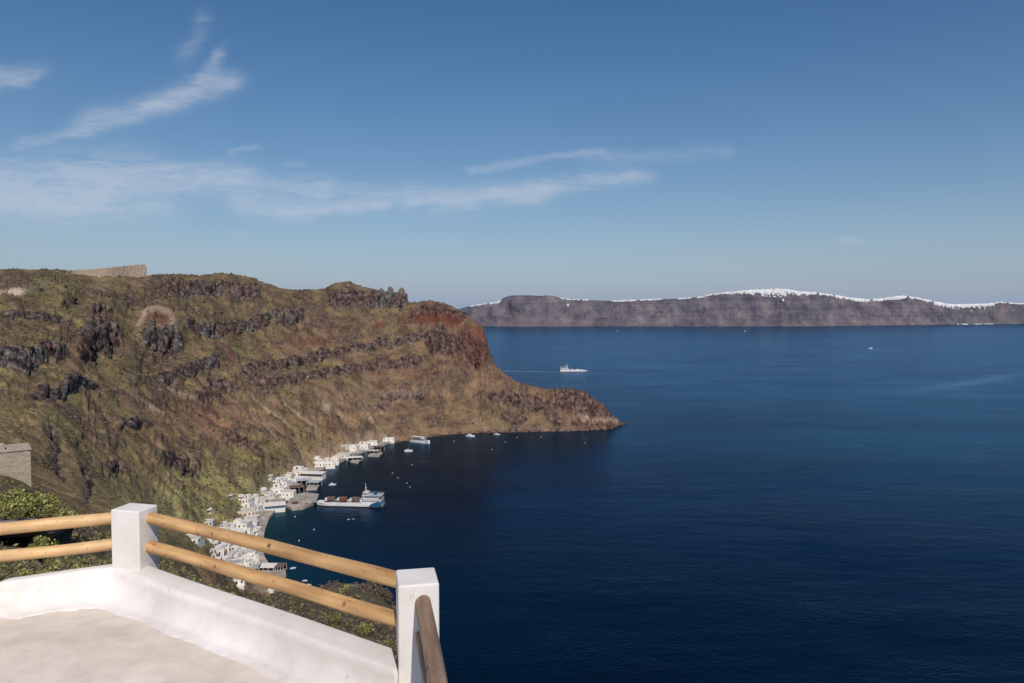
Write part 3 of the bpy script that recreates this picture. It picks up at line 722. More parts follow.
def far_town(name, label, spans, seed):
    """white cubic houses packed along the rim: (x0, x1, rows below the crest px, density)"""
    rg = random.Random(seed); mb = MB()
    for x0, x1, dy, dens in spans:
        for _ in range(int((x1-x0)*dens)):
            x = rg.uniform(x0, x1); i = min(len(fpx)-1, int(np.searchsorted(fpx, x)))
            k = 1-abs(rg.gauss(0, .5))*dy/17.0
            k = max(.55, min(1.0, k)) if rg.random() < .8 else 1.0
            kk = int(k*69); X_, Y_, Z_ = FX[i,kk], FYm[i,kk], FZ[i,kk]
            if k >= 1: Y_ += rg.uniform(0, 60)
            w = rg.uniform(8, 22); d = rg.uniform(7, 14); h = rg.uniform(4, 6.5)
            mb.box(X_-w/2, X_+w/2, Y_-d/2-3, Y_+d/2, Z_-6, Z_+h)
    o = mb.build(name, M['farwhite'], fix=False); setp(o, label, 'town', kind='stuff'); return o
far_town('cliff_top_town', 'white cliff-top town crowning the highest hump of the far rim', [(722,745,1.2,4),(745,760,2.2,8),(760,785,3.2,12),(785,800,1.6,8),(800,815,1.5,5),(818,832,1.0,3)], 1)
far_town('cliff_top_village', 'long white town strung along the right part of the far rim', [(834,850,1.4,5),(850,868,2.0,8),(872,892,1.5,6),(892,905,2.2,9),(908,930,1.2,5),(933,945,3.0,7),(945,962,3.2,9),(962,993,3.4,11),(993,1024,.6,2)], 2)
far_town('scattered_village', 'thin broken line of white houses on the left and middle far rim', [(487,500,.6,1.8),(612,636,.4,2.2),(640,662,.5,3),(676,690,.3,2),(560,590,.3,.8),(470,487,.3,1),(697,722,.4,2)], 3)
far_town('far_harbour_buildings', 'low white buildings at the waterline under the far right town', [], 4)
mb = MB(); rg = random.Random(9)
for _ in range(60):
    x = rg.uniform(956, 992); i = int(np.searchsorted(fpx, x))
    X_, Y_ = FX[i,0], FYm[i,0]-15; w = rg.uniform(8,16)
    mb.box(X_-w, X_+w, Y_-8, Y_+30, 0, rg.uniform(4,8))
o = bpy.data.objects['far_harbour_buildings']; o.data = mb.build('tmp', M['farwhite'], fix=False).data
bpy.data.objects.remove(bpy.data.objects['tmp'])
# lone white house below the rim
for x, y, lb in ((567.5,304.5,'small lone white house halfway up the far cliff below the flat hill'), (782,300,'tiny white chapel on the far cliff face under the highest town')):
    i = int(np.searchsorted(fpx, x)); vv = (308-y)/F
    k = int(np.argmin(np.abs((FZ[i,:70]-CAMZ)/FYm[i,:70]-vv)))
    h = empty('lone_house', (FX[i,k], FYm[i,k]-12, FZ[i,k])); setp(h, lb, 'house')
    MB().box(-9,9,-6,6,-12,4).build('wall', M['farwhite'], h); MB().box(-5,5,-4,4,4,7).build('upper_storey', M['farwhite'], h)

# ------------------------------------------------------------------ terrace
def plaster():
    m = bpy.data.materials.new('painted_plaster'); m.use_nodes = True; n, l = nt(m)
    b = n['Principled BSDF']; b.inputs['Roughness'].default_value = .75; b.inputs['Specular IOR Level'].default_value = .25
    geo = N(n, 'ShaderNodeNewGeometry')
    def noise(s, d=5, r=.6):
        t = N(n, 'ShaderNodeTexNoise'); t.inputs['Scale'].default_value = s; t.inputs['Detail'].default_value = d; t.inputs['Roughness'].default_value = r
        l.new(geo.outputs['Position'], t.inputs['Vector']); return t.outputs['Fac']
    r = N(n, 'ShaderNodeValToRGB'); e = r.color_ramp.elements; e[0].position = .3; e[0].color = (.60,.555,.52,1); e[1].position = .62; e[1].color = (.79,.745,.72,1)
    l.new(noise(2.2, 7, .62), r.inputs['Fac'])
    # faint dirt specks
    r2 = N(n, 'ShaderNodeValToRGB'); e = r2.color_ramp.elements; e[0].position = .30; e[0].color = (.55,.50,.44,1); e[1].position = .36; e[1].color = (1,1,1,1)
    l.new(noise(24, 5, .7), r2.inputs['Fac'])
    mx = N(n, 'ShaderNodeMix', data_type='RGBA', blend_type='MULTIPLY'); mx.inputs['Factor'].default_value = .55
    l.new(r.outputs['Color'], mx.inputs['A']); l.new(r2.outputs['Color'], mx.inputs['B'])
    l.new(mx.outputs['Result'], b.inputs['Base Color'])
    bu = N(n, 'ShaderNodeBump'); bu.inputs['Strength'].default_value = .32; bu.inputs['Distance'].default_value = .004
    ad = N(n, 'ShaderNodeMath', operation='ADD'); l.new(noise(14, 6, .6), ad.inputs[0]); l.new(noise(90, 3, .6), ad.inputs[1])
    l.new(ad.outputs[0], bu.inputs['Height']); l.new(bu.outputs['Normal'], b.inputs['Normal'])
    return m
M['plaster'] = plaster()
def cement():
    m = bpy.data.materials.new('cement_floor'); m.use_nodes = True; n, l = nt(m)
    b = n['Principled BSDF']; b.inputs['Roughness'].default_value = .8; b.inputs['Specular IOR Level'].default_value = .3
    geo = N(n, 'ShaderNodeNewGeometry')
    def noise(s, d=6, r=.62):
        t = N(n, 'ShaderNodeTexNoise'); t.inputs['Scale'].default_value = s; t.inputs['Detail'].default_value = d; t.inputs['Roughness'].default_value = r
        l.new(geo.outputs['Position'], t.inputs['Vector']); return t.outputs['Fac']
    r = N(n, 'ShaderNodeValToRGB'); e = r.color_ramp.elements; e[0].position = .32; e[0].color = (.59,.515,.44,1); e[1].position = .68; e[1].color = (.82,.735,.65,1)
    l.new(noise(1.7), r.inputs['Fac'])
    r2 = N(n, 'ShaderNodeValToRGB'); e = r2.color_ramp.elements; e[0].position = .3; e[0].color = (.88,.87,.86,1); e[1].position = .7; e[1].color = (1.03,1.02,1.01,1)
    l.new(noise(9), r2.inputs['Fac'])
    r3 = N(n, 'ShaderNodeValToRGB'); e = r3.color_ramp.elements; e[0].position = .66; e[0].color = (1,1,1,1); e[1].position = .74; e[1].color = (1.25,1.24,1.22,1)
    l.new(noise(5, 8, .75), r3.inputs['Fac'])
    mx = N(n, 'ShaderNodeMix', data_type='RGBA', blend_type='MULTIPLY'); mx.inputs['Factor'].default_value = 1
    l.new(r.outputs['Color'], mx.inputs['A']); l.new(r2.outputs['Color'], mx.inputs['B'])
    m2 = N(n, 'ShaderNodeMix', data_type='RGBA', blend_type='MULTIPLY'); m2.inputs['Factor'].default_value = 1
    l.new(mx.outputs['Result'], m2.inputs['A']); l.new(r3.outputs['Color'], m2.inputs['B'])
    l.new(m2.outputs['Result'], b.inputs['Base Color'])
    bu = N(n, 'ShaderNodeBump'); bu.inputs['Strength'].default_value = .35; bu.inputs['Distance'].default_value = .004
    l.new(noise(30, 5, .7), bu.inputs['Height']); l.new(bu.outputs['Normal'], b.inputs['Normal'])
    return m
M['cement'] = cement()
def polewood(name, ca, cb, knot):
    m = bpy.data.materials.new(name); m.use_nodes = True; n, l = nt(m)
    b = n['Principled BSDF']; b.inputs['Roughness'].default_value = .62; b.inputs['Specular IOR Level'].default_value = .3
    tc = N(n, 'ShaderNodeTexCoord')
    mp = N(n, 'ShaderNodeMapping'); mp.inputs['Scale'].default_value = (1.2,14,14); l.new(tc.outputs['Object'], mp.inputs['Vector'])
    t = N(n, 'ShaderNodeTexNoise'); t.inputs['Scale'].default_value = 2.2; t.inputs['Detail'].default_value = 6; l.new(mp.outputs['Vector'], t.inputs['Vector'])
    r = N(n, 'ShaderNodeValToRGB'); e = r.color_ramp.elements; e[0].position = .3; e[0].color = (*ca,1); e[1].position = .68; e[1].color = (*cb,1)
    l.new(t.outputs['Fac'], r.inputs['Fac'])
    vo = N(n, 'ShaderNodeTexVoronoi'); vo.inputs['Scale'].default_value = 10; l.new(tc.outputs['Object'], vo.inputs['Vector'])
    rk = N(n, 'ShaderNodeValToRGB'); e = rk.color_ramp.elements; e[0].position = .09; e[0].color = (1,1,1,1); e[1].position = .20; e[1].color = (0,0,0,1)
    l.new(vo.outputs['Distance'], rk.inputs['Fac'])
    mx = N(n, 'ShaderNodeMix', data_type='RGBA'); mx.inputs['B'].default_value = (*knot,1)
    l.new(rk.outputs['Color'], mx.inputs['Factor']); l.new(r.outputs['Color'], mx.inputs['A'])
    v3 = N(n, 'ShaderNodeTexVoronoi'); v3.inputs['Scale'].default_value = 26; l.new(tc.outputs['Object'], v3.inputs['Vector'])
    r3 = N(n, 'ShaderNodeValToRGB'); e = r3.color_ramp.elements; e[0].position = .07; e[0].color = (.45,.35,.28,1); e[1].position = .17; e[1].color = (1,1,1,1)
    l.new(v3.outputs['Distance'], r3.inputs['Fac'])
    sk = N(n, 'ShaderNodeTexNoise'); sk.inputs['Scale'].default_value = 3.5; sk.inputs['Detail'].default_value = 4; l.new(tc.outputs['Object'], sk.inputs['Vector'])
    r4 = N(n, 'ShaderNodeValToRGB'); e = r4.color_ramp.elements; e[0].position = .36; e[0].color = (.80,.76,.74,1); e[1].position = .62; e[1].color = (1.06,1.04,1.0,1); l.new(sk.outputs['Fac'], r4.inputs['Fac'])
    m5 = N(n, 'ShaderNodeMix', data_type='RGBA', blend_type='MULTIPLY'); m5.inputs['Factor'].default_value = .8; l.new(mx.outputs['Result'], m5.inputs['A']); l.new(r3.outputs['Color'], m5.inputs['B'])
    m6 = N(n, 'ShaderNodeMix', data_type='RGBA', blend_type='MULTIPLY'); m6.inputs['Factor'].default_value = 1; l.new(m5.outputs['Result'], m6.inputs['A']); l.new(r4.outputs['Color'], m6.inputs['B'])
    l.new(m6.outputs['Result'], b.inputs['Base Color'])
    bu = N(n, 'ShaderNodeBump'); bu.inputs['Strength'].default_value = .4; bu.inputs['Distance'].default_value = .003
    l.new(t.outputs['Fac'], bu.inputs['Height']); l.new(bu.outputs['Normal'], b.inputs['Normal'])
    return m
M['pole_light'] = polewood('pale_pine_pole', (.58,.36,.17), (.76,.53,.29), (.26,.13,.05))
M['pole_orange'] = polewood('orange_pine_pole', (.40,.225,.095), (.66,.42,.20), (.13,.06,.03))
M['pole_grey'] = polewood('weathered_pine_pole', (.17,.10,.065), (.34,.23,.16), (.06,.035,.025))

ZT = -1.58; ZF = -1.74
def T(x, y, z): return on_z(x, y, CAMZ+z)
terr = empty('terrace_railing', (-1.6, 4.0, CAMZ+ZF))
setp(terr, 'whitewashed terrace parapet with square posts and round wooden pole rails', 'railing')
OFF = Vector((1.6, -4.0, -(CAMZ+ZF)))
def L(p): return Vector(p) + OFF
# parapet plan (camera relative)
pO1 = T(160,568,ZT); pOe = T(391,646,ZT); pI1 = T(139,579,ZT); pIe = T(398,671,ZT)
qO1 = T(110,564,ZT); qOe = T(9,577,ZT)
def run(name, outer, inner, ztop, sub=26, fil=.10, batter=.03, seed=0):
    """a low wall between two plan lines, its inner foot rounded into the floor, slightly uneven by hand"""
    oa, ob = [Vector(p) for p in outer]; ia, ib = [Vector(p) for p in inner]
    rings = []
    for k in range(sub+1):
        t = k/sub; o_ = oa.lerp(ob, t); i_ = ia.lerp(ib, t)
        d = (i_-o_); d.z = 0; d.normalize()
        j = .004*math.sin(t*9+seed)+.003*math.sin(t*23+seed*2); zt = CAMZ+ztop+.004*math.sin(t*7+seed)
        zf = CAMZ+ZF
        prof = [(o_, -1.3-.0, None)]
        P_ = [Vector((o_.x,o_.y,CAMZ-3.6)), Vector((o_.x,o_.y,zt-.02)), Vector((o_.x,o_.y,zt-.006))+d*.005, Vector((o_.x,o_.y,zt))+d*.02]
        it = Vector((i_.x,i_.y,0)) + d*j
        P_ += [Vector((it.x,it.y,zt))-d*.025, Vector((it.x,it.y,zt-.006))-d*.006, Vector((it.x,it.y,zt-.024))]
        hh = (zt-.024)-zf
        for a_ in range(1, 9):
            q_ = a_/8; ang_ = q_*math.pi/2
            P_.append(Vector((it.x,it.y,0)) + d*(batter*q_ + fil*(1-math.cos(ang_))) + Vector((0,0,zf + max(hh*(1-math.sin(ang_)), 0) + (.0008 if a_ == 8 else 0))))
        P_.append(Vector((it.x,it.y,zf-.1)) + d*(batter+fil)); P_.append(Vector((it.x,it.y,CAMZ-3.6)) + d*.02)
        rings.append([L(p) for p in P_])
    mb = MB(); mb.loft(rings, closed=True, caps=True)
    return mb.build(name, M['plaster'], terr, smooth=False)
# one continuous hand-plastered wall: from behind the viewer's left, round the corner under post one, to post two
def isect(a, b, c, d):
    r_ = b-a; q_ = d-c; den = r_.x*q_.y-r_.y*q_.x; t = ((c.x-a.x)*q_.y-(c.y-a.y)*q_.x)/den; return Vector((a.x+r_.x*t, a.y+r_.y*t, 0))
dr = (pOe-pO1); dr.z = 0; dr.normalize(); dl = (qOe-qO1); dl.z = 0; dl.normalize()
rt = T(-60,622,ZT); dt = (rt-qOe); dt.z = 0; dt.normalize()
nin = lambda d: (lambda n_: n_ if (Vector((-1.2,2.4,0))-Vector((-2.3,4.3,0))).dot(n_) > 0 else -n_)(Vector((-d.y, d.x, 0)))
C1 = isect(pO1, pOe, qO1, qOe); f0 = lambda v: Vector((v.x, v.y, 0))
outer_k = [f0(qOe)+dt*2.4, f0(qOe), C1, f0(pOe)]
wR = abs((f0(pIe)-f0(pOe)).dot(nin(dr))); wL = .085; wT = .05
i2 = isect(f0(pO1)+nin(dr)*wR, f0(pOe)+nin(dr)*wR, f0(qO1)+nin(dl)*wL, f0(qOe)+nin(dl)*wL)
nT = Vector((-dt.y, dt.x, 0)); nT = nT if nT.x > 0 else -nT
i1 = isect(f0(qOe)+nT*wT, f0(qOe)+dt+nT*wT, f0(qO1)+nin(dl)*wL, f0(qOe)+nin(dl)*wL)
tt_ = -(i2.x+.715*i2.y)/(dl.x+.715*dl.y); i1 = i2+dl*tt_
inner_k = [f0(qOe)+dt*2.4+nT*.12, i1, i2, f0(pIe)]
segn = [60, 30, 90]
So, Si = [], []
for k in range(3):
    for i in range(segn[k]):
        t = i/segn[k]; So.append(outer_k[k].lerp(outer_k[k+1], t)); Si.append(inner_k[k].lerp(inner_k[k+1], t))
So.append(outer_k[3]); Si.append(inner_k[3])
def relax(P_, n_):
    P_ = [p.copy() for p in P_]
    for _ in range(n_): P_ = [P_[0]] + [(P_[i-1]+P_[i]*2+P_[i+1])/4 for i in range(1, len(P_)-1)] + [P_[-1]]
    return P_
So = relax(So, 1); Sm = relax(Si, 6); Sf = relax(Si, 60)
rings = []; NS = len(So)
for i in range(NS):
    o_, i_, f_ = So[i], Sm[i], Sf[i]; d = (i_-o_).normalized()
    tan_ = (Sf[min(i+1,NS-1)]-Sf[max(i-1,0)]).normalized(); nf_ = Vector((-tan_.y, tan_.x, 0)); nf_ = nf_ if nf_.dot(d) > 0 else -nf_
    s_ = i/NS; wob = .004*math.sin(s_*23)+.003*math.sin(s_*51+1); zt = CAMZ+ZT+.003*math.sin(s_*17)
    zf = CAMZ+ZF; right = sstep(.50, .62, s_); bat = .03-.012*right; fil = .115-.055*right
    w_ = .012+.025*right+.035*max(0, .45+1.0*float(fbm(np.array([s_*22.]), np.array([.7]), 3, 3)[0])) + .010*float(fbm(np.array([s_*160.]), np.array([2.]), 3, 5)[0])
    P_ = [Vector((o_.x,o_.y,CAMZ-3.6)), Vector((o_.x,o_.y,zt-.03)), Vector((o_.x,o_.y,zt-.012))+d*.002, Vector((o_.x,o_.y,zt-.003))+d*.009, Vector((o_.x,o_.y,zt))+d*.022]
    base_ = Vector((i_.x,i_.y,0)) + d*wob
    P_ += [base_+Vector((0,0,zt))-d*.035, base_+Vector((0,0,zt-.003))-d*.014, base_+Vector((0,0,zt-.014))-d*.002, base_+Vector((0,0,zt-.035))+d*.003]
    top_ = base_+d*.003; h_ = zt-.035-zf
    foot = Vector((f_.x,f_.y,0)) + nf_*(bat+fil+wob)
    for a_ in range(1, 13):
        q_ = a_/12; an = q_*math.pi/2; blend = 1-math.cos(an)
        pp = top_.lerp(foot, blend*.85+q_*.15); pp.z = zf+.0022+(h_-.0022)*(1-math.sin(an))
        P_.append(pp)
    e_ = foot+nf_*max(w_, .006); e_.z = zf+.0022; P_.append(e_.copy()); e_ = e_+nf_*.002; e_.z = zf-.02; P_.append(e_.copy())
    e_ = foot-nf_*.02; e_.z = zf-.1; P_.append(e_)
    P_.append(Vector((i_.x,i_.y,CAMZ-3.6)))
    rings.append([L(p) for p in P_])
mb = MB(); mb.loft(rings, closed=True, caps=True); mb.build('low_wall', M['plaster'], terr, smooth=True)
# third run, on the viewer's side of post two, low outside the picture
p2c = Vector((-.433, 3.325, 0))
# posts
def post(cx, cy, ang, sx_, sy_, z0, z1, taper=0):
    c_, s_ = math.cos(ang), math.sin(ang); mb = MB()
    pl = [(-sx_/2,-sy_/2),(sx_/2,-sy_/2),(sx_/2,sy_/2),(-sx_/2,sy_/2)]
    f = lambda k: [(cx+OFF.x+(c_*x-s_*y)*k, cy+OFF.y+(s_*x+c_*y)*k) for x, y in pl]
    mb.prism(f(1), CAMZ+z0+OFF.z, CAMZ+z1+OFF.z, f(1-taper))
    return mb.build('post', M['plaster'], terr, bevel=.009)
post(-2.322, 4.499, R(-13.5), .203, .172, -3.5, -1.222, .02)
post(-.4335, 3.324, R(11.6), .184, .216, -3.5, -1.222, .015)
post(-3.72, 4.03, R(-13), .2, .18, -3.5, -1.222)
post(-.02, 1.42, R(11.6), .19, .2, -3.5, -1.222)
# parapet of the third run
d3 = Vector((.213,-.977,0)); n3 = Vector((.977,.213,0))
a3 = Vector((-.40,3.21,0)); b3 = a3 + d3*1.75
# pole rails: round, slightly crooked, tapering, with checks and knots
def pole(a_, b_, r0, r1, mat, seed, label):
    a_ = L(Vector(a_)+Vector((0,0,CAMZ))); b_ = L(Vector(b_)+Vector((0,0,CAMZ))); d = b_-a_; ln = d.length
    rg = random.Random(seed); rings = []; nn = 36; kk = 20
    ph = [rg.uniform(0,6.28) for _ in range(6)]
    for i in range(nn+1):
        t = i/nn; r = r0+(r1-r0)*t
        cy_ = .006*math.sin(t*4+ph[0])+.003*math.sin(t*11+ph[1]); cz_ = .005*math.sin(t*5+ph[2])+.002*math.sin(t*13+ph[3])
        rings.append([(t*ln, cy_+math.cos(a)*rr, cz_+math.sin(a)*rr) for a in [2*math.pi*k/kk for k in range(kk)]
                      for rr in [r*(1+.025*math.sin(3*a+ph[4]+t*6)+.02*math.sin(t*17+a*2+ph[5]))]])
    mb = MB(); mb.loft(rings); o = mb.build('rail', mat, terr, smooth=True)
    o.matrix_local = Matrix.Translation(a_) @ d.to_track_quat('X', 'Z').to_matrix().to_4x4()
    o['label'] = label; return o
pole((-2.27,4.52,-1.286), (-.47,3.372,-1.270), .036, .037, M['pole_orange'], 1, 'upper orange pole rail between the two posts')
pole((-2.25,4.50,-1.468), (-.47,3.372,-1.456), .036, .037, M['pole_orange'], 2, 'lower orange pole rail between the two posts')
dL = Vector((-.535,-.205,0)).normalized()
pole(Vector((-2.38,4.538,-1.292)), Vector((-2.38,4.538,-1.292))+dL*1.45, .036, .038, M['pole_light'], 3, 'upper pale pole rail left of the left post')
pole(Vector((-2.38,4.538,-1.458)), Vector((-2.38,4.538,-1.458))+dL*1.45, .034, .036, M['pole_light'], 4, 'lower pale pole rail left of the left post')
pole(Vector((-.397,3.28,-1.300)), Vector((-.397,3.28,-1.302))+Vector((.180,-.983,0))*1.85, .035, .036, M['pole_grey'], 5, 'upper weathered brown pole rail coming toward the viewer')
pole(Vector((-.402,3.28,-1.458)), Vector((-.402,3.28,-1.458))+Vector((.180,-.983,0))*1.85, .030, .033, M['pole_grey'], 6, 'lower weathered brown pole rail behind the upper one')
# floor and its mass
fl = [(-2.36,4.37),(-2.12,4.22),(-.52,3.18),(-.42,3.2),(-.06,1.35),(-.2,-2.2),(-5,-2.2),(-5,3.2),(-3.1,4.13)]
fb = MB(); fb.prism(fl, CAMZ-3.5, CAMZ+ZF-.0015); fo = fb.build('terrace_floor', M['cement']); setp(fo, kind='structure')
# terrace retaining mass under the parapet
# ------------------------------------------------------------------ ruins, hut, pinnacles
def ruin_wall():
    """dry stone wall along the crest, its foot following the ground"""
    o_ = None; front_, back_ = [], []; rg = random.Random(4); n_ = 90
    org = None
    for i in range(n_+1):
        t = i/n_; x = 58+88*t; ci = int(np.searchsorted(px, x)); Yc = float(np.interp(x, px, Ym))-6
        ty = np.interp(x, [58,75,90,110,125,138,144,146], [270.8,270.2,269.3,267.6,266.0,264.6,264.3,266.5]) + rg.uniform(-.35,.35)
        tp = at_y(x, ty, Yc); g0 = Vector((tp.x, tp.y, min(height(tp.x, tp.y), tp.z-1)-5))
        if org is None: org = g0.copy()
        front_.append((tp-org, g0-org))
    o = empty('ruined_wall', org); setp(o, 'long tan stone wall standing on the crest at the far left', 'wall')
    d = front_[-1][0]-front_[0][0]; nn_ = Vector((d.y,-d.x,0)).normalized(); mb = MB(); rings = []
    for tp, g0 in front_:
        w_ = [rg.uniform(-.35,.35) for _ in range(5)]
        col_ = [g0.lerp(tp, q) + nn_*(1.5-.5*q+w_[k]) for k, q in enumerate((0,.35,.6,.85,1))]
        rings.append(col_ + [tp-nn_*1.0, g0-nn_*1.5])
    mb.loft(rings); mb.build('wall', M['masonry'], o)
    for x in (64.5, 66.5):
        Yc = float(np.interp(x, px, Ym))-6; p = at_y(x, 270.5, Yc)-org; q_ = MB(); q_.box(p.x-.35,p.x+.35,p.y-.3,p.y+.3,p.z-9,p.z); q_.build('gate_post', M['trunk'], o)
ruin_wall()
def hut():
    c_ = at_y(4.5, 480.5, 60.5); rz = R(37)
    o = empty('stone_hut', (c_.x, c_.y, c_.z), rz); setp(o, 'small square stone hut with flat roof above the bush on the left edge', 'hut')
    MB().box(-1.7,1.85,-.2,3.2,-1.2,2.35).build('wall', M['hut'], o, bevel=.03)
    mb = MB(); mb.box(-1.78,1.93,-.28,3.28,2.352,2.47); mb.build('roof', M['hut'], o, bevel=.02)
    MB().box(-.9,.1,.4,1.3,2.472,2.95).build('roof_block', M['hut'], o, bevel=.03)
hut()
def pinnacle(x, ybase, ytop, w, Y, label, seed):
    b_ = at_y(x, ybase, Y); t_ = at_y(x, ytop, Y); h = t_.z-b_.z; ww = w*Y/F/2
    o_mb = MB(); rings = []; rg = random.Random(seed); n_ = 14; m_ = 12
    for i in range(m_):
        t = i/(m_-1); rr = ww*(1.25-.35*t-.55*t**4)*(1+.12*math.sin(t*7+seed))
        if i == m_-1: rr *= .45
        rings.append([(math.cos(a)*rr*(1+rg.uniform(-.16,.16))+math.sin(t*3+seed)*.5, math.sin(a)*rr*(1+rg.uniform(-.16,.16)), -4+(h+4)*t+rg.uniform(-.3,.3)) for a in [2*math.pi*k/n_ for k in range(n_)]])
    o_mb.loft(rings); o = o_mb.build('rock_pinnacle', M['pin'], None); o.location = b_; setp(o, label, 'rock'); return o
def rockmat():
    m = bpy.data.materials.new('pinnacle_rock'); m.use_nodes = True; n, l = nt(m); b = n['Principled BSDF']; b.inputs['Roughness'].default_value = .95
    geo = N(n, 'ShaderNodeNewGeometry'); t = N(n, 'ShaderNodeTexNoise'); t.inputs['Scale'].default_value = .6; t.inputs['Detail'].default_value = 7
    l.new(geo.outputs['Position'], t.inputs['Vector']); r = N(n, 'ShaderNodeValToRGB'); e = r.color_ramp.elements
    e[0].position = .33; e[0].color = (.045,.038,.036,1); e[1].position = .7; e[1].color = (.23,.195,.18,1)
    l.new(t.outputs['Fac'], r.inputs['Fac']); l.new(r.outputs['Color'], b.inputs['Base Color'])
    bu = N(n, 'ShaderNodeBump'); bu.inputs['Distance'].default_value = 1.0; l.new(t.outputs['Fac'], bu.inputs['Height']); l.new(bu.outputs['Normal'], b.inputs['Normal'])
    return m
M['pin'] = rockmat()
pinnacle(381.5, 303, 288, 7, 1138, 'blunt rock pinnacle on the ridge, left one of the three standing close together', 1)
pinnacle(391, 303, 286.3, 7.5, 1140, 'tallest rock pinnacle on the ridge, middle one of the three', 2)
pinnacle(402, 304, 287.5, 8, 1138, 'wide rock pinnacle at the right end of the ridge outcrop', 3)
pinnacle(371, 302, 289, 6, 1138, 'low rock stub on the ridge left of the pinnacles', 4)

# ------------------------------------------------------------------ scrub scattered on the hillside (nobody could count it)
def ico():
    t = (1+5**.5)/2
    v = np.array([(-1,t,0),(1,t,0),(-1,-t,0),(1,-t,0),(0,-1,t),(0,1,t),(0,-1,-t),(0,1,-t),(t,0,-1),(t,0,1),(-t,0,-1),(-t,0,1)], float)
    v /= np.linalg.norm(v[0])
    f = np.array([(0,11,5),(0,5,1),(0,1,7),(0,7,10),(0,10,11),(1,5,9),(5,11,4),(11,10,2),(10,7,6),(7,1,8),(3,9,4),(3,4,2),(3,2,6),(3,6,8),(3,8,9),(4,9,5),(2,4,11),(6,2,10),(8,6,7),(9,8,1)])
    return v, f
iv, if_ = ico()
gpy = (np.gradient(px)[:,None])*np.abs(np.gradient(pyb_, axis=1))
dens = (green_*1.1 + .25*fbm(Xn/25, Yn/25, 3, 101) - rock_*.7)*(sd_ > 16)*(Yn > 75)*(Yn < 1180)
prob = np.clip(dens, 0, 1)*gpy
prob = np.clip(prob, 0, None); prob = prob.ravel(); cum = np.cumsum(prob); NT = 12000
ids = np.searchsorted(cum, rng.uniform(0, cum[-1], NT)); ids = np.clip(ids, 0, len(prob)-1)
base = V[ids] + np.stack([rng.uniform(-1,1,NT), rng.uniform(-1,1,NT), np.zeros(NT)], 1)*(V[ids,1:2]/400)
rad = (.55 + .9*rng.random(NT)**2)*np.clip(.12+V[ids,1]/850, .2, 1.2)
VV = (iv[None]*(1+rng.uniform(-.28,.28,(NT,12,1))))*rad[:,None,None]*np.array([1,1,.75])[None,None] + base[:,None,:] + np.array([0,0,.15])
FF = if_[None] + (np.arange(NT)*12)[:,None,None]
sc = np_mesh('hillside_scrub', VV.reshape(-1,3), FF.reshape(-1,3), M['tuft'], smooth=False, nper=3)
setp(sc, 'low dark scrub dotted all over the grassy hillside', 'scrub', kind='stuff')
# boulders and loose rocks
NB = 2000
pb = (np.clip(rock_*1.2 + .12, 0, 1)*(sd_ > 6)*(Yn > 90)*(Yn < 1180)*gpy).ravel()
cum = np.cumsum(pb); ids = np.clip(np.searchsorted(cum, rng.uniform(0, cum[-1], NB)), 0, len(pb)-1)
rad = (.4+1.0*rng.random(NB)**3)*np.clip(.3+V[ids,1]/900, .35, 1.3)
VV = (iv[None]*(1+rng.uniform(-.35,.35,(NB,12,1))))*rad[:,None,None]*np.array([1.1,1,.8])[None,None] + V[ids][:,None,:]
bo = np_mesh('loose_boulders', VV.reshape(-1,3), (if_[None] + (np.arange(NB)*12)[:,None,None]).reshape(-1,3), M['pin'], smooth=False, nper=3)
setp(bo, 'loose grey boulders fallen over the slope', 'boulders', kind='stuff')

# ------------------------------------------------------------------ shrubs close to the terrace
def shrub(name, label, cat, c_, rad, nleaf, size, mat, seed, flat=.75, clumps=14, crs=1.0, trunk=True, group=None):
    rg = np.random.default_rng(seed)
    o = empty(name, c_); setp(o, label, cat, group)
    cc = rg.normal(0, 1, (clumps,3)); cc /= np.linalg.norm(cc,axis=1)[:,None]; cc *= rg.uniform(.25,.95,(clumps,1))
    cc = cc*np.array(rad)[None]*.8; cc[:,2] = np.abs(cc[:,2])*.9 + rad[2]*.25
    k = rg.integers(0, clumps, nleaf)
    off = rg.normal(0, 1, (nleaf,3)); off /= np.linalg.norm(off,axis=1)[:,None]; off *= rg.uniform(.25,1,(nleaf,1))**.5
    cr = rg.uniform(.24,.46,clumps)*min(rad[0],rad[1])*crs
    p = cc[k] + off*cr[k][:,None]*np.array([1,1,flat])
    a_ = rg.normal(0,1,(nleaf,3)) + off*.7; a_ /= np.linalg.norm(a_,axis=1)[:,None]
    b_ = np.cross(a_, rg.normal(0,1,(nleaf,3))); b_ /= np.linalg.norm(b_,axis=1)[:,None]
    s_ = size*rg.uniform(.6,1.4,(nleaf,1))
    q = np.stack([p - b_*s_*.32, p + a_*s_*.5, p + b_*s_*.32, p - a_*s_*.5], 1).reshape(-1,3)
    f = np.arange(nleaf*4).reshape(-1,4)
    lf = np_mesh('foliage', q, f, mat, smooth=False); lf.parent = o
    if trunk:
        mb = MB()
        for i in range(min(clumps,9)):
            t_ = Vector(cc[i]); mb.tube((t_.x*.08,t_.y*.08,-.3), t_*.5, rad[0]*.035, rad[0]*.022, 6, False); mb.tube(t_*.5, t_, rad[0]*.022, rad[0]*.008, 6, False)
        mb.build('stem', M['trunk'], o)
    return o
